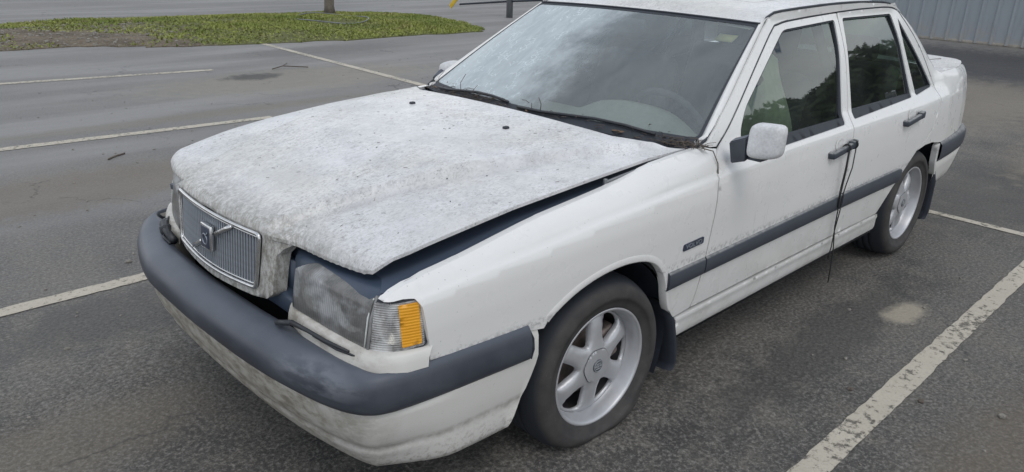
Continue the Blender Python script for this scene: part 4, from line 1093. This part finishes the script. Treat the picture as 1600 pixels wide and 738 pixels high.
# wipers at the foot of the glass
for y0, y1 in ((.62, .02), (-.05, -.62)):
    bm = bmesh.new(); pts = [ws(u/.769*1.0, .045+.02*math.sin(i), .012) for i, u in enumerate(np.linspace(y0, y1, 6))]
    tube(bm, pts, .006, 6); from_bm('windshield_wiper', bm, M['wipe'], car)

# ------------------------------------------------------------------ debris on the car (its own thing: it only lies there)
def sticks(name, items, mat, rad=.0015):
    bm = bmesh.new()
    for pts, r_ in items: tube(bm, pts, r_, 4)
    return from_bm(name, bm, mat)
items = []
for i in range(230):
    u = random.choice((random.uniform(-.98, .98), random.gauss(-.35, .18), random.gauss(.9, .06))); u = max(-.99, min(.99, u)); v_ = abs(random.gauss(.015, .03))
    p = Vector(ws(u, v_, .006+random.random()*.008)); a = random.uniform(-.6, .6)+random.choice((0, 0, math.pi/2)); L = random.uniform(.015, .06)
    d = Vector((math.sin(a)*.5, math.cos(a), random.uniform(0, .25)))*L; k = Vector((random.uniform(-.3, .3), 0, random.uniform(0, .3)))*L*.4
    items.append(([p-d/2, p+k, p+d/2], random.uniform(.0007, .0017)))
for u, v_, dx, dz in ((-.50, .03, -.06, .075), (-.36, .03, -.05, .04), (.18, .03, .03, .065), (.12, .03, 0, .03), (-.84, .04, -.07, .06), (.70, .03, .03, .03)):
    p = Vector(ws(u, v_, .008)); items.append(([p, p+Vector((dx*.4, dx*.5, dz*.55)), p+Vector((dx, dx*.6, dz))], .0014))
p = Vector((-.56, .79, .937)); items.append(([p, p+Vector((-.03, .03, -.01)), p+Vector((-.03, .055, -.05)), p+Vector((-.025, .064, -.085))], .0022))
for i in range(24):
    q = p+Vector((random.uniform(-.02, .06), random.uniform(-.04, .02), random.uniform(0, .012))); d = Vector((random.uniform(-.04, .04), random.uniform(-.04, .04), random.uniform(-.004, .02)))
    items.append(([q, q+d*.5+Vector((0, 0, .004)), q+d], .0011))
o = sticks('pine_litter', items, M['twig']); tag(o, 'brown twigs and pine needles lying along the foot of the windshield', 'leaf litter', kind='stuff')
items = []
for i in range(130):
    x, y = random.uniform(-.30, .76), random.uniform(-.70, .72)
    if abs(y) > .68 and x > .68: continue
    z = hood_z(x, y)+.0012; a = random.uniform(0, math.pi); L = random.uniform(.005, .014); c = random.uniform(-.4, .4)
    pts = [(x+math.cos(a+c*t)*L*t, y+math.sin(a+c*t)*L*t) for t in (-.5, 0, .5)]
    items.append(([(px, py, hood_z(px, py)+.0010) for px, py in pts], random.uniform(.0003, .0007)))
o = sticks('needle_bits', items, M['twig']); tag(o, 'tiny dry needle bits scattered over the dirty bonnet', 'leaf litter', kind='stuff')
bm = bmesh.new()
for i in range(6):
    u = random.uniform(-.9, .95) if i else .62; p = Vector(ws(u, .02, .010)); a = random.uniform(0, 6.28); s1 = random.uniform(.006, .013)
    e1, e2 = Vector((math.cos(a)*.6, math.sin(a), .1))*s1*1.6, Vector((-math.sin(a)*.6, math.cos(a), .3))*s1*.7
    c0 = bm.verts.new(p+Vector((0, 0, .003)))
    ring = [bm.verts.new(p+e1), bm.verts.new(p+e1*.3+e2), bm.verts.new(p-e1*.6+e2*.6), bm.verts.new(p-e1), bm.verts.new(p-e1*.5-e2*.8), bm.verts.new(p+e1*.4-e2)]
    for j in range(6): bm.faces.new((c0, ring[j], ring[(j+1) % 6]))
tag(from_bm('dead_leaves', bm, M['leafdry'], smooth=False), 'small reddish dead leaves caught in front of the windshield', 'leaf litter', kind='stuff')
bm = bmesh.new()
for i in range(8):
    x, y = random.uniform(0, .62), random.uniform(-.1, .62); r_ = random.uniform(.0018, .0036)
    bmesh.ops.create_icosphere(bm, subdivisions=1, radius=r_, matrix=Matrix.Translation((x, y, hood_z(x, y)+r_*.3)) @ Matrix.Rotation(random.uniform(0, 3), 4, 'Z') @ Matrix.Diagonal((random.uniform(1, 2.2), 1, .6, 1)))
tag(from_bm('seed_bits', bm, M['seatd'], smooth=False), 'dark seed bits lying on the bonnet', 'leaf litter', kind='stuff')
# twig with leaf on the boot lid
tw = empty('twig', (-3.22, .60, 1.004)); tag(tw, 'dark twig with a dry leaf lying on the boot lid behind the rear window', 'twig')
bm = bmesh.new()
tube(bm, [(-.12, -.04, .012), (0, 0, .006), (.10, .06, .012)], .003, 5); tube(bm, [(0, 0, .008), (.02, -.05, .04)], .002, 4); tube(bm, [(-.04, -.02, .01), (-.12, .05, .02)], .002, 4)
from_bm('stem', bm, M['twig'], tw)
bm = bmesh.new(); bx(bm, (.03, .02, .014), (.075, .030, .008), Matrix.Rotation(.5, 3, 'Z'), .003); from_bm('leaf', bm, M['seatd'], tw)

# cords on the front handle
cd = empty('tie_cord', (-1.60, .895, .80)); tag(cd, 'thin black cord tied to the front door handle and hanging below the sill', 'cord')
bm = bmesh.new()
def cpts(l): return [(x+1.60, y-.895, z-.80) for x, y, z in l]
tube(bm, cpts([(-1.585, .902, .80), (-1.592, .900, .70), (-1.600, .892, .58), (-1.612, .890, .50), (-1.625, .884, .42), (-1.650, .888, .30), (-1.665, .886, .20), (-1.672, .884, .125)]), .0027, 6)
tube(bm, cpts([(-1.655, .900, .79), (-1.650, .902, .70), (-1.632, .896, .62), (-1.625, .892, .56), (-1.635, .890, .49), (-1.632, .884, .40), (-1.625, .886, .32), (-1.618, .883, .262)]), .0025, 6)
tube(bm, cpts([(-1.575, .902, .795), (-1.578, .901, .70), (-1.585, .893, .60), (-1.600, .890, .52)]), .0022, 6)
from_bm('cord_strand', bm, M['cord'], cd)
bm = bmesh.new(); tube(bm, cpts([(-1.585, .886+.016*math.cos(t)+.002, .797+.016*math.sin(t)) for t in np.linspace(0, 2*math.pi, 14, endpoint=False)]), .004, 6, True)
tube(bm, cpts([(-1.655, .886+.017*math.cos(t)+.002, .803+.018*math.sin(t)) for t in np.linspace(0, 2*math.pi, 14, endpoint=False)]), .004, 6, True)
from_bm('cord_loop', bm, M['cord'], cd)

# ------------------------------------------------------------------ setting
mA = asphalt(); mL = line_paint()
GXS = np.concatenate([[-400, -120, -40, -12, -4], np.arange(-1.8, 1.81, .06), [4, 12, 40, 120, 400]]); GYS = np.concatenate([[-400, -120, -40, -12, -4], np.arange(-2.1, 2.11, .06), [4, 12, 40, 120, 400]])
def swell(x, y): return SW*math.exp(-(x/.65)**2-((abs(y)-.78)/.26)**2)
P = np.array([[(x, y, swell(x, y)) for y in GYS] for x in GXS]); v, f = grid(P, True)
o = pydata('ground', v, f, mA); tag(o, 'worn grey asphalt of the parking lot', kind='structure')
def strip(name, pts, label, wob=.006):
    """painted line: closed outline with slightly ragged edges"""
    p = dens(pts, .05); p = p+RNG.normal(0, wob*.35, p.shape)
    bm = bmesh.new(); bm.faces.new([bm.verts.new((a, b, .004)) for a, b in p]); bmesh.ops.triangulate(bm, faces=bm.faces)
    o = from_bm(name, bm, mL, smooth=False); tag(o, label, kind='structure'); return o
strip('parking_line', [(3.5, 1.383), (3.5, 1.483), (-3.60, 1.463), (-3.60, 1.373)], 'chipped white stall line right of the car')
strip('parking_line', [(3.5, -1.553), (3.5, -1.463), (-3.60, -1.463), (-3.60, -1.553)], 'white stall line on the far side of the car')
strip('parking_line', [(3.5, -4.82), (3.5, -4.71), (-1.6, -4.385), (-1.6, -4.49)], 'white stall line second from the car')
strip('parking_line', [(3.5, -8.13), (3.5, -8.01), (-2.32, -7.27), (-2.32, -7.38)], 'thin white stall line third from the car')
strip('parking_line', [(-3.66, 2.6), (-3.56, 2.6), (-3.76, -5.0), (-4.00, -9.7), (-4.10, -9.7), (-3.87, -5.0), (-3.68, .6)], 'long white cross line at the head of the stalls')

# grass island -------------------------------------------------------
isl = [(-.2, -13.2), (.8, -11.3), (.2, -10.45), (-.7, -10.35), (-2.0, -10.20), (-2.9, -9.55), (-4.9, -9.20), (-6.9, -9.05), (-8.3, -9.0), (-8.75, -9.4), (-9.0, -10.2), (-9.4, -11.6), (-9.2, -12.9), (-8.2, -13.4), (-6.0, -13.9), (-4.1, -14.0), (-2.6, -14.1), (-1.2, -13.9)]
isl = np.array(fillet(isl, .5, 5))
isl[:, 0] += RNG.normal(0, .05, len(isl)); isl[:, 1] += RNG.normal(0, .05, len(isl))
def isl_z(a, b):
    d = edge_dist(np.array([[a, b]]), isl)[0]; return .012+.06*(1-math.exp(-d/.8))+.02*math.sin(a*2.1)*math.sin(b*1.7)*min(1, d)
def dirt():
    k = N('island_soil'); x, y, z = k.xyz()
    c = k.mix(k.ramp(k.noise(2.5, 6, .65), .35, .65), (.085, .066, .045), (.19, .155, .11))
    c = k.mix(k.ramp(k.noise(26, 5, .75), .50, .66, 0, .7), c, (.30, .28, .25))
    gr = k.math('ADD', k.ramp(x, -2.2, -4.0), k.math('MULTIPLY', k.math('SUBTRACT', k.noise(1.2, 5, .6), .5), 2.2))
    c = k.mix(k.ramp(gr, .35, .75, 0, .8), c, (.12, .135, .045))
    k.bsdf(c, .95, 0, .2, k.bump(k.noise(30, 5, .7), .8, .03)); return k.m
o = panel('island_soil', isl, lambda a, b: (a, b, isl_z(a, b)), dirt(), None, sp=.22, flange=(0, 0, -.03)); tag(o, 'low soil mound of the planted island', kind='structure')
def grassmat():
    k = N('lush_grass'); at = k.n.new('ShaderNodeAttribute'); at.attribute_name = 'tint'; at.attribute_type = 'GEOMETRY'
    c = k.mix(k.ramp(k.noise(.9, 4), .35, .65), (.17, .215, .05), (.29, .31, .085)); c = k.mix(k.ramp(k.noise(3.1, 3), .52, .70, 0, .7), c, (.27, .24, .12))
    k.bsdf(c, .8, 0, .3); return k.m
def lowfreq(x, y, s): return (np.sin(x*s*1.3+1.1)*np.cos(y*s*1.7-.4)+np.sin(x*s*2.9+y*s*2.1+2.)*.6+np.sin(y*s*5.1-x*s*3.7)*.4)
n = 60000; gx_ = RNG.uniform(-9.4, .8, n); gy_ = RNG.uniform(-14.1, -9.0, n); pts = np.stack([gx_, gy_], -1)
ok = inside(pts, isl); dens_ = np.interp(-gx_, [-1, 1.6, 2.6, 4.6, 5.6], [.02, .06, .30, .50, .90])
back = (gy_ < -12.6); front = edge_dist(pts, isl) < .22
pr = dens_+.35*np.where(back, 1, 0)*(gx_ < -.8)+.38*lowfreq(gx_, gy_, 1.0)
ring_d = np.hypot((gx_+6.6)/1.0, (gy_+11.6)/1.0); pr = np.where(ring_d < .75, pr-.35, pr)
ok &= RNG.uniform(0, 1, n) < pr; gx_, gy_ = gx_[ok], gy_[ok]; n = len(gx_)
dd = edge_dist(np.stack([gx_, gy_], -1), isl); gz = .012+.06*(1-np.exp(-dd/.8))+.02*np.sin(gx_*2.1)*np.sin(gy_*1.7)*np.minimum(1, dd)
hgt = RNG.uniform(.010, .040, n)*(1+.35*lowfreq(gx_, gy_, .9)); aa = RNG.uniform(0, 6.283, n); ww = RNG.uniform(.012, .03, n); ln = RNG.normal(0, .03, (n, 2))
v = np.empty((n, 3, 3)); v[:, 0] = np.stack([gx_-np.cos(aa)*ww, gy_-np.sin(aa)*ww, gz-.01], -1); v[:, 1] = np.stack([gx_+np.cos(aa)*ww, gy_+np.sin(aa)*ww, gz-.01], -1)
v[:, 2] = np.stack([gx_+ln[:, 0], gy_+ln[:, 1], gz+np.maximum(.02, hgt)], -1)
me = bpy.data.meshes.new('grass'); me.vertices.add(n*3); me.vertices.foreach_set('co', v.ravel()); me.loops.add(n*3); me.loops.foreach_set('vertex_index', np.arange(n*3))
me.polygons.add(n); me.polygons.foreach_set('loop_start', np.arange(0, n*3, 3)); me.polygons.foreach_set('loop_total', np.full(n, 3)); me.update(calc_edges=True)
tag(link('grass', me, grassmat(), smooth=False), 'short bright green grass on the planted island', 'grass', kind='stuff')
# gravel on the bare end and stones here and there
def stones(name, P, rad, mat, label):
    bm = bmesh.new()
    for (x, y, z), r_ in zip(P, rad):
        q = bmesh.ops.create_icosphere(bm, subdivisions=1, radius=r_, matrix=Matrix.Translation((x, y, z+r_*.3)) @ Matrix.Rotation(random.uniform(0, 6), 4, 'Z') @ Matrix.Diagonal((random.uniform(.8, 1.5), random.uniform(.6, 1), random.uniform(.4, .8), 1)))
        for v in q['verts']: v.co += Vector((random.gauss(0, 1), random.gauss(0, 1), random.gauss(0, 1)))*r_*.10
    return tag(from_bm(name, bm, mat, smooth=False), label, 'gravel', kind='stuff')
P = []; 
while len(P) < 700:
    x, y = random.uniform(-3.4, .6), random.uniform(-13.0, -9.9)
    if inside(np.array([[x, y]]), isl)[0]: P.append((x, y, isl_z(x, y)-.004))
stones('gravel', P, [random.choice((.010, .014, .018, .028))*random.uniform(.7, 1.2) for _ in P], M['stone'], 'pale gravel on the bare end of the planted island')
P = [(random.uniform(-6, 2.2), random.uniform(-7, 2.4), 0) for _ in range(900)]
P = [p for p in P if not (-3.8 < p[0] < 1.0 and abs(p[1]) < .95)]
stones('loose_grit', P, [random.choice((.003, .004, .005, .006, .009)) for _ in P], M['stone'], 'small loose stones scattered over the asphalt')
def one_stone(loc, r_, label, mat=None):
    bm = bmesh.new(); bmesh.ops.create_icosphere(bm, subdivisions=2, radius=r_)
    for v in bm.verts: v.co = Vector((v.co.x*1.2, v.co.y*.9, v.co.z*.6))+Vector((random.gauss(0, 1), random.gauss(0, 1), random.gauss(0, 1)))*r_*.09
    o = from_bm('stone', bm, mat or M['stone'], smooth=False); o.location = (*loc, r_*.45); tag(o, label, 'stone', 'loose stones on the asphalt')
one_stone((-1.264, 1.762), .014, 'pale stone right of the near stall line, at the lower right')
one_stone((1.12, -.98), .010, 'whitish pebble left of the car, below the far stall line')
one_stone((1.52, -.92), .013, 'grey stone near the left edge of the asphalt')
one_stone((.62, -1.74), .013, 'pale stone just beyond the far stall line')
one_stone((-1.02, 1.30), .011, 'dark small stone between the sill and the near stall line', M['twig'])
one_stone((-1.14, 1.52), .012, 'dark stone just right of the near stall line', M['twig'])
bm = bmesh.new(); tube(bm, [(-.10, -3.90, .007), (-.02, -3.86, .008), (.05, -3.80, .007)], .0065, 6)
tag(from_bm('stick', bm, M['twig']), 'short broken stick on the asphalt in the next stall', 'stick')
# twig near the T of the lines
bm = bmesh.new(); tube(bm, [(-2.9, -6.9, .02), (-3.1, -7.0, .03), (-3.35, -6.8, .02)], .007, 5); tube(bm, [(-3.1, -7.0, .03), (-3.3, -7.25, .02)], .005, 5)
tag(from_bm('stick', bm, M['twig']), 'forked dark twig on the sandy patch by the cross line', 'stick')
# edging ring and tree -------------------------------------------------
rg = empty('edging_ring', (-6.75, -11.75, .105)); tag(rg, 'pale thin hoop of edging round the foot of the tree', 'edging ring')
bm = bmesh.new(); tube(bm, [(.72*math.cos(t)*1.0+.12*math.sin(t), .95*math.sin(t), -.02+.02*math.sin(t*3)) for t in np.linspace(0, 2*math.pi, 40, endpoint=False)], .011, 6, True); from_bm('hoop', bm, M['gal'], rg)
def tree(loc, h, label, name='small_tree', crown_r=1.3, leaf=.09, nl=2600, col=(.05, .08, .02), group=None, tr=.125, low=False):
    t = empty(name, loc); tag(t, label, 'tree', group); bm = bmesh.new()
    trunk = [(0, 0, -.05), (.01, 0, .15), (-.01, .02, h*.2), (.03, -.02, h*.4), (0, .02, h*.62)]
    tube(bm, trunk, [tr*1.25, tr, tr*.93, tr*.75, tr*.5], 10)
    limbs = []
    for i in range(7):
        a = i*2.4+.3; z0 = h*(.38+.035*i); e = (math.cos(a)*crown_r*.7, math.sin(a)*crown_r*.7, z0+h*.28); tube(bm, [(0, 0, z0), (e[0]*.5, e[1]*.5, z0+h*.10), e], [tr*.4, tr*.25, tr*.08], 6); limbs.append(e)
    for v in bm.verts: v.co += Vector((random.gauss(0, .006), random.gauss(0, .006), 0))
    from_bm('trunk', bm, M['bark'], t)
    cl = [(*(np.array(e)+RNG.normal(0, .15, 3)),) for e in limbs]+[(RNG.normal(0, crown_r*.35), RNG.normal(0, crown_r*.35), h*(.75+.2*RNG.uniform())) for _ in range(9)]
    if low: cl += [(RNG.uniform(-1, 1)*crown_r*.9, RNG.uniform(-1, 1)*crown_r*.9, h*RNG.uniform(.3, .86)) for _ in range(26)]
    ci = RNG.integers(0, len(cl), nl); c0 = np.array(cl)[ci]; d = RNG.normal(0, 1, (nl, 3)); d /= np.linalg.norm(d, axis=1)[:, None]
    p = c0+d*(crown_r*.42*RNG.uniform(.3, 1, nl)**.5)[:, None]*np.array([1, 1, .8])
    a = RNG.normal(0, 1, (nl, 3)); a /= np.linalg.norm(a, axis=1)[:, None]; b = np.cross(a, d); b /= np.linalg.norm(b, axis=1)[:, None]+1e-9
    s = RNG.uniform(.6, 1.3, nl)[:, None]*leaf
    V = np.stack([p-a*s*.5, p+b*s*.3, p+a*s*.5, p-b*s*.3], 1).reshape(-1, 3)
    pydata('crown', V, np.arange(nl*4).reshape(-1, 4), leafm, t, False)
    return t
leafm = plain('tree_leaf', (.085, .115, .05), .7, var=.6, scale=3)
tree((-7.45, -12.95, .05), 4.2, 'young tree with a dark rough trunk on the grass island', tr=.105)
# tree row across the lot, seen as the reflection in the side windows
WORDS = ['first', 'second', 'third', 'fourth', 'fifth', 'sixth', 'seventh', 'eighth', 'ninth', 'tenth', 'eleventh', 'twelfth', 'thirteenth', 'fourteenth']
for i in range(10):
    x = -43+i*1.45+random.uniform(-.8, .8); y = -1+i*2.9+random.uniform(-.8, .8); h = 8.3+(i-4)*.60*(i > 4)+random.uniform(-.3, .3)
    tree((x, y, 0), h, WORDS[i]+' tall leafy tree from the metal building in the far tree row', 'tall_tree', h*.32, .55, 8000, group='trees of the row beyond the lot', tr=.25, low=True)
# metal-clad building ---------------------------------------------------
def cladding():
    k = N('grey_blue_cladding_paint'); x, y, z = k.xyz()
    c = k.mix(k.noise(.7, 4), (.24, .27, .295), (.29, .32, .345)); c = k.mix(k.math('MULTIPLY', k.ramp(z, .5, 0), k.ramp(k.noise(6, 5, .7), .4, .65)), c, (.30, .29, .27))
    c = k.mix(k.ramp(k.noise(2.5, 5, .7, k.mapv((1, 6, .6))), .55, .75, 0, .35), c, (.13, .145, .16))
    k.bsdf(c, .5, .0, .4); return k.m
bd = empty('metal_building', (-15.8, 0, 0)); tag(bd, 'low building clad in grey-blue ribbed metal sheet beyond the lot', 'building')
mc = cladding(); sheet = None; pitch = .275
for i in range(9):
    if sheet is None:
        prof = []
        for k in range(4):
            y0 = k*pitch; prof += [(0, y0), (0, y0+.195), (.038, y0+.220), (.038, y0+.250), (0, y0+pitch)]
        P = np.array([[(x, y, z) for x, y in prof] for z in (.02, 3.4)]); v, f = grid(P, True)
        sheet = pydata('wall_sheet', v, f, mc, bd, False); o = sheet
    else: o = sheet.copy(); C.objects.link(o)
    o.location = ((i % 2)*.0015, -8.6+i*4*pitch, 0)
bm = bmesh.new(); bx(bm, (-.03, -3.65, .02), (.10, 9.9, .08)); from_bm('wall_base', bm, M['stone'], bd)
bm = bmesh.new(); bx(bm, (-3.05, -3.65, 1.7), (6, 9.85, 3.36)); from_bm('building_core', bm, mc, bd)
bm = bmesh.new(); bx(bm, (-3.0, -3.65, 3.45), (6.4, 10.2, .10)); from_bm('building_roof', bm, M['gal'], bd)
# gate ---------------------------------------------------------------
gt = empty('barrier_gate', (-10.9, -10.9, 0)); tag(gt, 'steel barrier with grey post, thin dark rail and yellow slanting bar', 'barrier')
bm = bmesh.new(); tube(bm, [(0, 0, -.02), (0, 0, 1.5)], .075, 12); from_bm('post', bm, M['gal'], gt)
bm = bmesh.new(); tube(bm, [(0, -1.75, .17), (0, 0, .36), (0, 1.5, .50)], .022, 8); from_bm('rail', bm, M['well'], gt)
bm = bmesh.new(); bx(bm, (.02, -1.72, .42), (.02, .11, 1.0), Matrix.Rotation(R(-48), 3, 'X'), .004); from_bm('yellow_bar', bm, M['yel'], gt)
